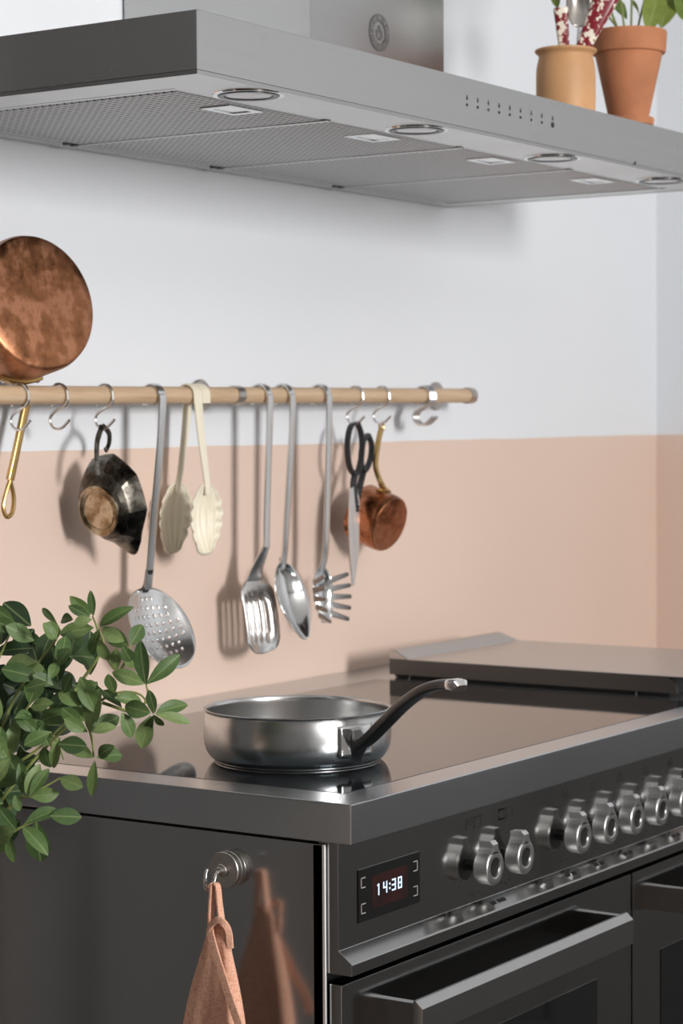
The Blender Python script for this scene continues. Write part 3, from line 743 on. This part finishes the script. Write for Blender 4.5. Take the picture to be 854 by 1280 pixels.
# ------------------------------------------------------------------ scissors
x = hx4; zc = zr(x); ys = YR+.001
sc_ = thing('kitchen_scissors', (x, ys, zc-.04), 'closed kitchen scissors with black bow handles, left of the little copper pan', 'scissors')
def S(px, py, y=ys): return at(px, py, 'Y', y-.00010*(py-530))   # tips pushed out from the wall by the little pan behind
def loop(pts, r, fl): 
    p = [S(*q) for q in pts]; p = smooth(p+[p[0]], 5); return MB().tube(p, r, 10, flat=fl, up=Y, cap=False)
obj('bow', loop([(447, 528.5), (452, 545), (452, 570), (446, 592), (439, 588), (435, 572), (434.5, 552), (438.5, 533)], 1., (.0044, .0024)), 'black', sc_)
obj('bow', MB().v and None or loop([(460, 543), (464.5, 556), (463, 574), (456, 589), (452, 581), (452, 565), (455, 550)], 1., (.0044, .0024)), 'black', sc_)
obj('shank', MB().tube(smooth([S(445, 590), S(442, 603), S(443, 622), S(445, 640)], 4), 1., 10, flat=(.0036, .005), up=Y), 'black', sc_)
obj('shank', MB().tube(smooth([S(455, 587, ys+.003), S(451, 603, ys+.003), S(447, 622, ys+.003), S(442, 640, ys+.003)], 4), 1., 10, flat=(.0034, .005), up=Y), 'black', sc_)
def blade(pts, y0, th, nm): 
    return MB().prism([S(px, py, y0) for px, py in pts], (0, th, 0), .0006)
obj('blade', blade([(438.5, 612), (444, 606), (449.5, 622), (450, 640), (449, 690), (443.5, 730), (441.5, 733), (440.5, 722), (438.5, 690), (437, 650)], ys-.003, .0026, 0), 'utensil', sc_)
obj('blade', blade([(439, 640), (445, 610), (449, 612), (447.5, 650), (446.5, 690), (443, 731), (441.5, 733), (437.5, 690), (436.5, 655)], ys+.0002, .0026, 0), 'dark_metal', sc_)
obj('pivot_screw', MB().lathe([(0, .0035), (.0022, .0030), (.0032, .0016), (.0034, 0)], 18, S(447.5, 631, ys-.003), (0, -1, 0)), 'chrome', sc_)

# ------------------------------------------------------------------ copper pans
def pan_body(base, nrm, r, dep, th=.0022, bulge=.0):
    'open copper pan: base disc at base facing nrm'
    ax = -V(nrm).normalized()
    p = [(0, 0), (r*.80, 0), (r*.93, .0006), (r*.975, .003), (r, .009), (r*1.005, dep*.6), (r*1.01, dep), (r*1.02, dep+.001), (r*1.02, dep+.0025), (r*1.01-th, dep+.0025), (r*1.005-th, dep*.6), (r-th, .012), (r*.93, .005), (0, .004)]
    return MB().lathe(p, 72, base, ax)
nb = V((-.19, -.962, .19)).normalized(); cb = at(50, 377.5, 'Y', -.093); rb = .0785; db = .060
cp = thing('copper_saucepan', cb, 'large worn copper saucepan showing its base, brass handle hanging behind the rail', 'pan')
obj('body', pan_body(cb, nb, rb, db), 'copper', cp)
rimc = cb-nb*db; upb = (Z-nb*nb.z).normalized(); sb = nb.cross(upb)
at_b = cb-nb*(db*.90)-upb*(rb*1.012)   # bracket centre on the lowest part of the wall
sd = (CR-nb*CR.dot(nb)); sd = (sd-upb*sd.dot(upb)).normalized()
brp = [at_b+sd*(.028*t)+upb*(.0045*t*t)-upb*.0008-nb*(.000) for t in [i/6-1 for i in range(13)]]
hp = at(33, 505, 'Y', -.0385); hq = at(21, 560, 'Y', -.0380); hr = at(12.5, 600, 'Y', -.036)
bh = MB().tube(brp, 1., 10, flat=(.0024, .0065), up=upb)
obj('brass_bracket', bh, 'brass', cp)
obj('brass_handle', MB().tube(smooth([at_b-upb*.0015+V((0, .007, 0)), at(38, 493, 'Y', -.0375), hp, hq, hr], 6), 1., 12, flat=[(.0050+.0004*sin(i*.26), .0036) for i in range(25)], up=X).tube(smooth([hr, at(7, 618, 'Y', -.036), at(4, 634, 'Y', -.036), at(8, 646, 'Y', -.036), at(15, 641, 'Y', -.036), at(17, 622, 'Y', -.036), hr], 5), .0026, 10), 'brass', cp)
for t in (-.86, .86): obj('rivet', MB().lathe([(0, .0036), (.0022, .003), (.0034, .001), (.0036, -.002)], 16, at_b+sd*(.028*t)+upb*(.0022), -upb), 'bright', cp)

ns = V((-.03, -.945, -.315)).normalized(); cs_ = at(488.4, 656, 'Y', -.088); rs = .0412; dsm = .0475
cq = thing('little_copper_pan', cs_, 'little copper pan with curved brass handle on hook right of the scissors', 'pan')
obj('body', pan_body(cs_, ns, rs, dsm, .0018), 'copper_dark', cq)
ups = (Z-ns*ns.z).normalized(); at_s = cs_-ns*(dsm*.55)+ups*(rs*1.012)
sds = (CR-ns*CR.dot(ns)); sds = (sds-ups*sds.dot(ups)).normalized()
obj('brass_bracket', MB().tube([at_s+sds*(.0115*t)-ups*(.0018*t*t)+ups*.0012 for t in [i/5-1 for i in range(11)]], 1., 10, flat=(.0020, .0052), up=ups), 'brass', cq)
yh = YR+.004
hh = [at_s+ups*.001, at(475.5, 602, 'Y', -.082), at(470.5, 588, 'Y', -.073), at(469.8, 575, 'Y', -.068), at(473, 552, 'Y', -.060), at(476.5, 536, 'Y', yh)]
obj('brass_handle', MB().tube(smooth(hh, 6), 1., 12, flat=[(.0042, .0028)]*31, up=X).tube([V((hx5, yh, at(477, 529, 'Y', yh).z))+X*.0001+V((sin(a)*.0052+at(477, 530, 'Y', yh).x-hx5, 0, cos(a)*.0062-.0052)) for a in [i*pi/9 for i in range(19)]], .0019, 9, cap=False), 'brass', cq)
for t in (-.8, .8): obj('rivet', MB().lathe([(0, .003), (.0018, .0026), (.0026, .001), (.0026, -.002)], 14, at_s+sds*.0115*t+ups*.0006, ups), 'brass', cq)

# ------------------------------------------------------------------ tarnished silver sauce boat
fo = at(123, 639, 'Y', -.066)
ax = V((.965, .03, .20)).normalized(); Ld = (V((.10, -.20, -1))); Ld = (Ld-ax*Ld.dot(ax)).normalized(); Wd = ax.cross(Ld).normalized()
sbt = thing('sauce_boat', fo, 'tarnished silver sauce boat with panelled sides hanging by its loop handle', 'sauce boat')
nA = 96
def ringsb(h, a, b, off, facet, spout=0):
    out = []
    for j in range(nA):
        t = 2*pi*j/nA
        k = ((t/(2*pi)*8+.5) % 1)-.5
        fac = 1-facet*.040*(1-(2*k)**2)*1.0+facet*.02
        ca, sa = cos(t), sin(t)
        ext = spout*max(0, ca)**14
        out.append(fo+ax*(h+ext*.22)+Ld*((a*fac)*ca+off+ext)+Wd*(b*fac)*sa)
    return out
body = MB(); body.loft([ringsb(.003, .0285, .0265, 0, 0), ringsb(.005, .028, .026, 0, .2), ringsb(.0075, .0325, .030, -.002, .6), ringsb(.013, .0415, .0355, -.004, 1), ringsb(.021, .0475, .0395, -.006, 1), ringsb(.029, .051, .0415, -.007, 1, .006), ringsb(.0355, .0535, .043, -.007, 1.1, .016), ringsb(.037, .0545, .0438, -.007, 1.2, .018)], True, False)
obj('bowl', body, 'tarnish', sbt, solid=.0012, sharp=13, label='dark tarnished panelled bowl')
ft = MB()
ft.loft([[fo+ax*h+Ld*a*cos(2*pi*j/64)+Wd*a*.93*sin(2*pi*j/64) for j in range(64)] for a, h in ((.0265, .0060), (.0290, .0025), (.0305, .0002), (.0300, -.0012), (.0284, -.0016), (.0268, -.0004), (.0238, .0008), (.0229, .0003), (.0220, .0012), (.0, .0022))], False, False)
obj('foot', ft, 'tarnish_foot', sbt, label='worn brownish oval foot')
yk = YR+.003; ka = at(131.5, 532.5, 'Y', yk)
hpts = [fo+ax*.010-Ld*.034-ax*.004+CF*-.002, at(121, 575, 'Y', -.074), at(121.5, 552, 'Y', -.068), at(126, 537, 'Y', -.060), V((hx3, yk, ka.z)), at(136, 541, 'Y', -.054), at(136.5, 553, 'Y', -.050), at(134, 560, 'Y', -.048), at(131.5, 563, 'Y', -.048)]
obj('loop_handle', MB().tube(smooth([at(123, 594, 'Y', -.0775)]+hpts[1:], 5), 1., 10, flat=(.0034, .0015), up=ax), 'tarnish', sbt)

# ------------------------------------------------------------------ saute pan on the hob
pc = V((.2042, -.4177, TZ+.0006)); pr = .0985; phh = .0545
sp_ = thing('saute_pan', pc, 'brushed steel saute pan with dark curved handle standing on the glass hob', 'pan')
prf = [(0, 0), (pr*.80, 0), (pr*.885, .0015), (pr*.95, .007), (pr*.992, .016), (pr*1.005, .026), (pr*1.0, .040), (pr*.985, .050), (pr*.988, .0530), (pr*1.003, phh), (pr*.985, phh+.0006), (pr*.970, .051), (pr*.980, .040), (pr*.984, .026), (pr*.95, .012), (pr*.84, .0045), (0, .0035)]
def sm_prof(p, k=4):
    q = smooth([V((a, b, 0)) for a, b in p], k); return [(max(0, v.x), v.y) for v in q]
obj('pan_body', MB().lathe(sm_prof(prf, 3), 112, pc), steel('brushed_pan_steel', .58, .25, (5, 5, 500), var=.03, rv=.05, bmp=0), sp_)
hdv = V((-.309, -.951, 0)).normalized(); hs = V((-hdv.y, hdv.x, 0))
m0 = pc+hdv*(pr*1.0)
pl = MB()
def platef(u, v):
    aa = (u-.5)*.44; b = .013+.033*v; k = pr*(1.004 if b < .04 else .995)+.0012
    return pc+(hdv*cos(aa)+hs*sin(aa))*k+Z*b
pl.grid(platef, 10, 8)
obj('handle_plate', pl, 'chrome', sp_, solid=.0016)
tipd = .158; tz = at(576, 857, 'X', (m0+hdv*tipd).x).z
hz = [(0.000, .026), (.008, .027), (.022, .0345), (.045, .0515), (.075, .0735), (.105, .0905), (.130, .0985), (.150, .1005)]
hpth = smooth([m0+hdv*a+Z*b for a, b in hz], 5); nH = len(hpth)
fl = []
for i in range(nH):
    u = i/(nH-1); fl.append((.0085-.001*min(1, u*6)+.0035*sin(pi*min(1, u*1.1))*(.5), .0135*(1-min(1, u*7))+.0052))
obj('handle', MB().tube(hpth, 1., 14, flat=fl, up=hs), 'dark_metal', sp_, label='dark curved handle')
e = hpth[-1]; dE = (hpth[-1]-hpth[-4]).normalized()
obj('handle_tip', MB().tube([e-dE*.001, e+dE*.003, e+dE*.0095-Z*.001, e+dE*.0115-Z*.003], 1., 14, flat=[(.0098, .0056), (.0104, .0062), (.0100, .0062), (.007, .004)], up=hs), 'bright', sp_, label='shiny end cap')

# ------------------------------------------------------------------ magnetic hook and towel
mc = at(288.5, 1085, 'X', SX)
mh = thing('magnetic_hook', mc, 'round nickel magnetic hook stuck to the steel side of the cooker', 'hook')
obj('magnet', MB().lathe([(0, 0), (.0172, 0), (.0176, .0006), (.0176, .0042), (.0170, .0048), (.0170, .0062), (.0176, .0068), (.0176, .0112), (.0170, .0120), (0, .0120)], 56, mc-X*.0001, (-1, 0, 0)), 'nickel', mh)
obj('collar', MB().lathe([(.0062, .012), (.0062, .0150), (.0055, .0158), (.0044, .0160), (.0044, .0185), (.0036, .0192), (.0036, .0215), (0, .0222)], 28, mc, (-1, 0, 0)), 'nickel', mh)
hkp = [(-.0215, .0), (-.026, -.0035), (-.0305, -.0105), (-.0365, -.0145), (-.0430, -.0135), (-.0478, -.0070), (-.0470, .0010), (-.0435, .0065)]
def MH(a, b): return mc+V((a, -.004*(abs(a)-.02)/.02, b))
obj('hook_wire', MB().tube(smooth([MH(a, b) for a, b in hkp], 5), .0017, 12), 'chrome', mh)
lowp = MH(-.0375, -.0145)
tw = thing('hanging_towel', lowp, 'peach linen towel hanging from the magnetic hook by its loop', 'towel')
def TW(px, py, x=None): return at(px, py, 'X', lowp.x if x is None else x)
lp = smooth([TW(276, 1152), TW(269.5, 1125, lowp.x-.003), TW(264.5, 1106, lowp.x-.002), lowp-V((0, .001, .0004)) , TW(272, 1100, lowp.x+.001)-Z*.0, TW(276.5, 1125, lowp.x+.003), TW(280, 1152)], 5)
lowz = lowp.z
loop_l = smooth([TW(263.5, 1158), TW(264.5, 1130), TW(266.0, 1106), lowp+Z*.0030, TW(271.5, 1106), TW(274.5, 1130), TW(278, 1158)], 5)
obj('loop', MB().tube(loop_l, 1., 10, flat=[(.0015, .0034+.0012*abs(i/15-1)) for i in range(31)], up=(loop_l[0]-loop_l[-1])), 'linen', tw)
# cloth body: pleated tube that widens downwards
rows_ = [(1150, 264, 281, .003), (1160, 262.5, 284, .005), (1170, 259, 286.5, .0065), (1190, 254, 290, .009), (1215, 247, 296, .012), (1245, 239, 302, .015), (1280, 232, 307, .018), (1330, 226, 312, .021), (1400, 224, 315, .024), (1500, 224, 317, .026), (1640, 223, 318, .027)]
rings = []; nT = 72
for q, (py, xl, xr, dp) in enumerate(rows_):
    cl, cr_ = TW(xl, py), TW(xr, py); c0 = (cl+cr_)/2; hy = (cl.y-cr_.y)/2
    g = min(1, q/6)
    ring = []
    for j in range(nT):
        t = 2*pi*j/nT
        fold = 1+g*(.10*sin(5*t+.9+.25*q)+.07*sin(9*t-1.2))
        ring.append(c0+V((-sin(t)*dp*.75*fold*(1+.5*g*(cos(2*t+.6)))*1.0, cos(t)*hy*(1+.02*sin(3*t)), .0022*sin(3*t)*g)))
    rings.append(ring)
tb = MB().loft(rings, True, True)
to = obj('cloth', tb, 'linen', tw, sub=1, sharp=180)
# turned-over hem that crosses the front of the folded cloth
hemp = [(262, 1160, .007), (264, 1172, .0085), (270, 1194, .0105), (279, 1222, .013), (288, 1250, .0155), (298, 1278, .018), (306, 1300, .017)]
hp1 = smooth([TW(px, py, lowp.x-dx) for px, py, dx in hemp], 5)
obj('hem', MB().tube(hp1, 1., 8, flat=(.0050, .0012), up=(0, -1, .55)), 'linen', tw)
obj('collar_fold', MB().tube(smooth([TW(261, 1164, lowp.x-.006), TW(266, 1154, lowp.x-.0085), TW(274, 1150, lowp.x-.0095), TW(281, 1155, lowp.x-.008), TW(286, 1166, lowp.x-.004), TW(288, 1185, lowp.x-.002)], 5), 1., 8, flat=(.0034, .0018), up=(0, -.3, 1)), 'linen', tw)

# ------------------------------------------------------------------ pots on the hood
tcp = at(786, 140, 'Y', -.430); tcc = V((tcp.x, -.430, HT+.0004))
tp = thing('terracotta_pot_plant', tcc, 'leafy plant in a terracotta pot with saucer on top of the hood', 'plant')
sc = 1.045
obj('saucer', MB().lathe([(0, 0), (.0280*sc, 0), (.0315*sc, .003), (.0325*sc, .0095), (.0312*sc, .0120), (.0297*sc, .0095), (.0278*sc, .004), (0, .004)], 56, tcc), 'terracotta', tp)
pz = .0045
obj('pot', MB().lathe([(0, pz), (.0225*sc, pz), (.0242*sc, pz+.002), (.0425*sc, .096), (.0455*sc, .0965), (.0470*sc, .0985), (.0485*sc, .123), (.0475*sc, .1255), (.0455*sc, .1255), (.0445*sc, .123), (.0425*sc, .110), (0, .110)], 64, tcc), 'terracotta', tp)
obj('soil', MB().lathe([(0, .117), (.02, .1165), (.0432*sc, .1145), (.0428*sc, .1112), (0, .1112)], 40, tcc), 'soil', tp)
def leaf_mesh(name, L, W, fold=.25, curl=.12, nu=11, nv=4, ov=.0):
    mb = MB()
    def fn(u, v):
        s = 2*v-1; w = W*max(0, sin(pi*min(1, u*.985+.004)**(1.12+ov)))**.72
        if u < .02: w = W*.06
        return V((u*L, s*w, fold*abs(s)*w-curl*L*u*u+.04*L*sin(pi*u)))
    mb.grid(fn, nu, nv)
    me = bpy.data.meshes.new(name); me.from_pydata([tuple(p) for p in mb.v], [], mb.f); me.polygons.foreach_set('use_smooth', [True]*len(me.polygons))
    return me
def place_leaf(me, mat, base, tip, nrm, parent, wscale=1., name='leaf'):
    base, tip = V(base), V(tip); d = tip-base; L = d.length
    if not me.materials: me.materials.append(M[mat])
    o = bpy.data.objects.new(name, me); col.objects.link(o); o.parent = parent
    e1 = d.normalized(); e3 = V(nrm)-e1*V(nrm).dot(e1); e3.normalize(); e2 = e3.cross(e1)
    mt = Matrix((e1*L, e2*L*wscale, e3*L)).transposed().to_4x4(); mt.translation = base-origin(parent)
    o.matrix_local = mt; return o
far_leaves = [leaf_mesh('far_leaf_a', 1, .17, .25, .1, ov=.25), leaf_mesh('far_leaf_b', 1, .2, .3, .22, ov=.2)]
for (sx, sy, tx, ty, th) in ((770, 34, 745, -60, 0), (778, 34, 772, -90, .02), (788, 34, 800, -80, -.02), (796, 34, 830, -70, .01), (782, 34, 722, -40, .03)):
    b = tcc+V((0, 0, .114))+(at(sx, 34, 'Y', tcc.y-.004)-at(783, 34, 'Y', tcc.y-.004))*.6
    e = at(tx, ty, 'Y', tcc.y+th)
    obj('stem', MB().tube(smooth([b, b*.5+e*.5+V((0, .004, 0)), e], 5), .0016, 8), 'stem', tp)
for i, (bx, by, tx, ty, dy) in enumerate(((826, -22, 812, 33, -.02), (843, -30, 829, 22, .01), (842, -18, 862, 28, -.01), (752, 12, 742, -16, .055), (690, -22, 697, 9, .055), (760, -4, 770, -40, .05),
                                          (800, -5, 782, -40, .02), (812, -10, 835, -50, 0), (772, -30, 745, -60, 0), (772, -80, 800, -120, .0), (745, -50, 722, -20, .05), (800, -70, 830, -110, 0), (830, -66, 860, -100, 0), (720, -36, 690, -30, .055), (724, -40, 700, -80, .05), (790, -60, 770, -110, .02), (800, 26, 792, 0, .02), (784, 24, 772, 2, .02))):
    place_leaf(far_leaves[i % 2], 'leaf_far', at(bx, by, 'Y', tcc.y+dy), at(tx, ty, 'Y', tcc.y+dy-.008), (-CF+V((rnd.uniform(-.5, .5), rnd.uniform(-.4, .2), rnd.uniform(-.1, .6)))), tp, 1.1)

ccp = at(707.5, 130, 'Y', -.415); ccc = V((ccp.x, -.415, HT+.0004))
ct = thing('stoneware_crock', ccc, 'tan stoneware crock with flared rim at left of the terracotta pot', 'crock')
obj('crock_body', MB().lathe([(0, 0), (.0355, 0), (.0372, .002), (.0378, .020), (.0378, .050), (.0372, .060), (.0350, .0705), (.0342, .0735), (.0352, .0765), (.0392, .0800), (.0395, .0820), (.0385, .0830), (.0350, .0815), (.0320, .076), (.0315, .070), (.0335, .060), (.034, .02), (.033, .006), (0, .005)], 72, ccc), 'stoneware', ct)
# mottled utensils and silver cutlery standing in the crock
def mottled(base, tip, r0, r1, label):
    b, t = V(base), V(tip)
    o = thing('mottled_server', b, label, 'utensil', 'red mottled servers in the crock')
    obj('handle', MB().tube([b, b*.7+t*.3, b*.3+t*.7, t-(t-b)*.02, t], 1., 16, flat=[(r0, r0*.7), (r0*.8+r1*.2, r0*.6), (r0*.35+r1*.65, r1*.7), (r1, r1*.75), (r1*.9, r1*.65)], up=CR), 'speckle', o)
    return o
def inpot(px, dz, y): p = at(px, 60, 'Y', y); return V((p.x, y, HT+dz))
mottled(inpot(711, .012, -.411), at(701, 9, 'Y', -.413), .0042, .0095, 'red and white mottled server at the left in the tan crock')
rh = V((.554, -.832, 0)); eh = V((.832, .554, 0))
b1 = ccc-rh*.012-eh*.012+Z*.012; b2 = ccc+rh*.0205-eh*.012+Z*.083
o2 = mottled(b1, b2+(b2-b1)*1.12, .0040, .0180, 'red and white mottled server leaning right in the tan crock')
fk = thing('silver_spoon', inpot(727, .010, -.405), 'silver spoon standing upright in the tan crock between mottled servers', 'cutlery')
fb = inpot(716, .008, -.397); ftp = at(724, 34, 'Y', -.400)
obj('stem', MB().tube(smooth([fb, fb*.5+ftp*.5, ftp], 4), .0022, 10), 'utensil', fk)
ftop = at(723, -34, 'Y', -.402)
def spf(u, v):
    s = 2*v-1; w = .004+.012*max(0, sin(pi*min(1, u)**.8))**.7 if u < 1 else .002
    return ftp+(ftop-ftp)*u+CR*w*s+CF*(.007*(1-s*s)*sin(pi*u))
obj('spoon_bowl', MB().grid(spf, 18, 10), 'nickel', fk, solid=.001, sharp=80)

# ------------------------------------------------------------------ leafy plant at the left
DP = 1.88
root = atd(-150, 1330, DP+.02); root = V((root.x, root.y, .0004))
pt = thing('leafy_floor_plant', root, 'bushy green plant with oval leaves reaching in front of the cooker', 'plant')
obj('planter', MB().lathe([(0, 0), (.11, 0), (.115, .004), (.14, .26), (.147, .262), (.15, .30), (.143, .303), (.138, .29), (.13, .27), (0, .27)], 48, root), 'stoneware', pt)
obj('soil', MB().lathe([(0, .285), (.06, .284), (.136, .279), (.13, .272), (0, .272)], 36, root), 'soil', pt)
crown = atd(-120, 1180, DP+.03)
obj('trunk', MB().tube(smooth([root+Z*.28, root+Z*.45+X*.008, crown-Z*.10, crown], 5), [.009-.0003*i for i in range(16)], 10), 'bark', pt)
lm = [leaf_mesh('leaf_a', 1, .20, .22, .06), leaf_mesh('leaf_b', 1, .23, .30, .14, ov=.2), leaf_mesh('leaf_c', 1, .17, .2, -.06), leaf_mesh('leaf_d', 1, .215, .38, .2, ov=-.1)]
lm_shaded = [me.copy() for me in lm]
def Q(cx, cy, dd=0): return atd(cx/3.285, 720+cy/3.285, DP+dd)   # a little sketch grid over the leafy corner
nleaf = 0
def L(bx, by, tx, ty, wd=60, dd=0, tilt=.25, lmx=None, mat='leaf'):
    'one leaf, base to tip'
    global nleaf
    b, t = Q(bx, by, dd), Q(tx, ty, dd+rnd.uniform(-.014, .014)); ln_ = (t-b).length
    me = (lmx or lm)[nleaf % 4]; nleaf += 1
    half = {0: .20, 1: .23, 2: .17, 3: .215}[(nleaf-1) % 4]
    pxl = math.hypot(tx-bx, ty-by)
    ws = (wd/2)/(half*pxl)*1.08
    n_ = -CF+CR*rnd.uniform(-.45, .45)+CU*(tilt+rnd.uniform(-.25, .45))
    place_leaf(me, mat, b, t, n_, pt, max(.5, min(1.7, ws)))
FR = [(600, 445, 572, 265, 66), (600, 445, 738, 325, 62), (596, 442, 462, 398, 60), (640, 565, 775, 515, 56), (640, 568, 783, 600, 46), (618, 573, 578, 705, 72), (637, 560, 614, 467, 42), (618, 562, 504, 532, 66), (632, 570, 672, 618, 22), (632, 570, 600, 640, 26),
      (383, 165, 373, 58, 32), (372, 158, 290, 92, 50), (370, 168, 281, 122, 40), (378, 178, 303, 192, 46), (385, 212, 248, 240, 66), (410, 205, 531, 125, 44), (408, 218, 370, 326, 42), (408, 255, 440, 350, 52), (418, 210, 530, 290, 62), (425, 225, 500, 262, 48),
      (535, 285, 585, 198, 56), (478, 388, 475, 300, 42), (512, 300, 555, 372, 46), (540, 350, 508, 300, 40), (365, 638, 402, 466, 86), (360, 640, 268, 590, 52), (372, 640, 488, 580, 66), (380, 640, 470, 612, 44),
      (385, 745, 263, 675, 58), (395, 745, 506, 728, 60), (390, 758, 380, 902, 42), (405, 740, 455, 700, 34), (500, 560, 545, 664, 58), (500, 540, 420, 460, 44), (470, 480, 445, 400, 60), (470, 500, 590, 510, 50),
      (195, 435, 145, 376, 42), (200, 430, 235, 352, 42), (192, 440, 108, 466, 46), (300, 560, 158, 585, 82), (330, 600, 255, 545, 60),
      (98, 1020, 237, 950, 62), (205, 985, 334, 992, 78), (95, 1032, 196, 1130, 60), (150, 1010, 165, 1176, 86), (70, 1045, -10, 955, 66), (30, 1060, 58, 1174, 42), (60, 1045, -30, 1085, 60), (30, 1030, -20, 1130, 46),
      (120, 905, 240, 895, 58), (245, 830, 342, 870, 60), (110, 900, 160, 775, 58), (95, 900, 78, 770, 34), (120, 910, 195, 790, 50), (60, 900, 80, 965, 46),
      (30, 745, 72, 590, 58), (30, 745, -40, 640, 60), (60, 585, 132, 560, 40), (80, 670, 175, 600, 52), (30, 745, -60, 745, 60), (40, 750, -40, 860, 70),
      (240, 205, 168, 126, 24), (235, 265, 172, 195, 52), (300, 180, 240, 172, 30), (60, 190, -40, 120, 44), (90, 230, -30, 180, 58), (140, 265, 20, 205, 64), (235, 240, 200, 190, 40), (250, 350, 270, 245, 52), (235, 370, 280, 300, 56),
      (260, 480, 300, 400, 50), (240, 480, 330, 520, 60), (300, 470, 262, 440, 50), (330, 470, 395, 440, 52), (220, 520, 130, 540, 56), (245, 660, 210, 800, 40), (180, 700, 205, 790, 50), (210, 640, 100, 690, 60), (240, 690, 360, 700, 64), (155, 640, 60, 560, 56)]
for q in FR: L(*q, dd=rnd.uniform(-.03, .01))
# deeper leaves in the bush, most with shade put into their green
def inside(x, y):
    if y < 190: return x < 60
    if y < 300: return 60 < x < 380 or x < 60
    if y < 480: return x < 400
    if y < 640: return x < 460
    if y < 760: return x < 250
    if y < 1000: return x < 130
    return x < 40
cnt = 0
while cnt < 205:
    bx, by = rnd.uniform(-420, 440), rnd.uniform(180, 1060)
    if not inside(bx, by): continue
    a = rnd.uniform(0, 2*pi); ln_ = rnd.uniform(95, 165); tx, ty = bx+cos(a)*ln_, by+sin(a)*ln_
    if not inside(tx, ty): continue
    cnt += 1; L(bx, by, tx, ty, rnd.uniform(55, 92), dd=(rnd.uniform(.03, .14) if cnt % 5 else .0), lmx=(lm_shaded if cnt % 5 else None), mat=('leaf_old' if cnt % 5 else 'leaf'))
# stems
ST = [[(-400, 1500), (-60, 900), (180, 690), (330, 520), (300, 480)], [(300, 480), (370, 640), (385, 745)], [(300, 480), (420, 300), (400, 215), (380, 165)], [(-300, 1350), (100, 800), (400, 520), (560, 480), (632, 565)],
      [(420, 520), (560, 560), (605, 490), (600, 445)], [(-400, 1500), (-100, 1150), (40, 1060), (100, 1025), (205, 985)], [(-400, 1500), (-100, 1000), (40, 760), (30, 745)], [(-200, 1200), (60, 930), (115, 905), (245, 830)],
      [(-100, 900), (100, 560), (195, 435)], [(-100, 900), (60, 500), (230, 260), (240, 205)], [(205, 650), (240, 690), (262, 755)], [(420, 300), (480, 388), (520, 340), (535, 285)], [(-100, 900), (-60, 500), (60, 190)], [(205, 640), (212, 700), (210, 740)]]
for s_ in ST:
    pts = smooth([Q(a, b, .02) for a, b in s_], 5); n_ = len(pts)
    if s_[0][1] > 1100: pts = [crown]+pts[4:]; n_ = len(pts)
    obj('stem', MB().tube(pts, [.0016-.0009*i/n_ for i in range(n_)], 7), 'stem', pt)
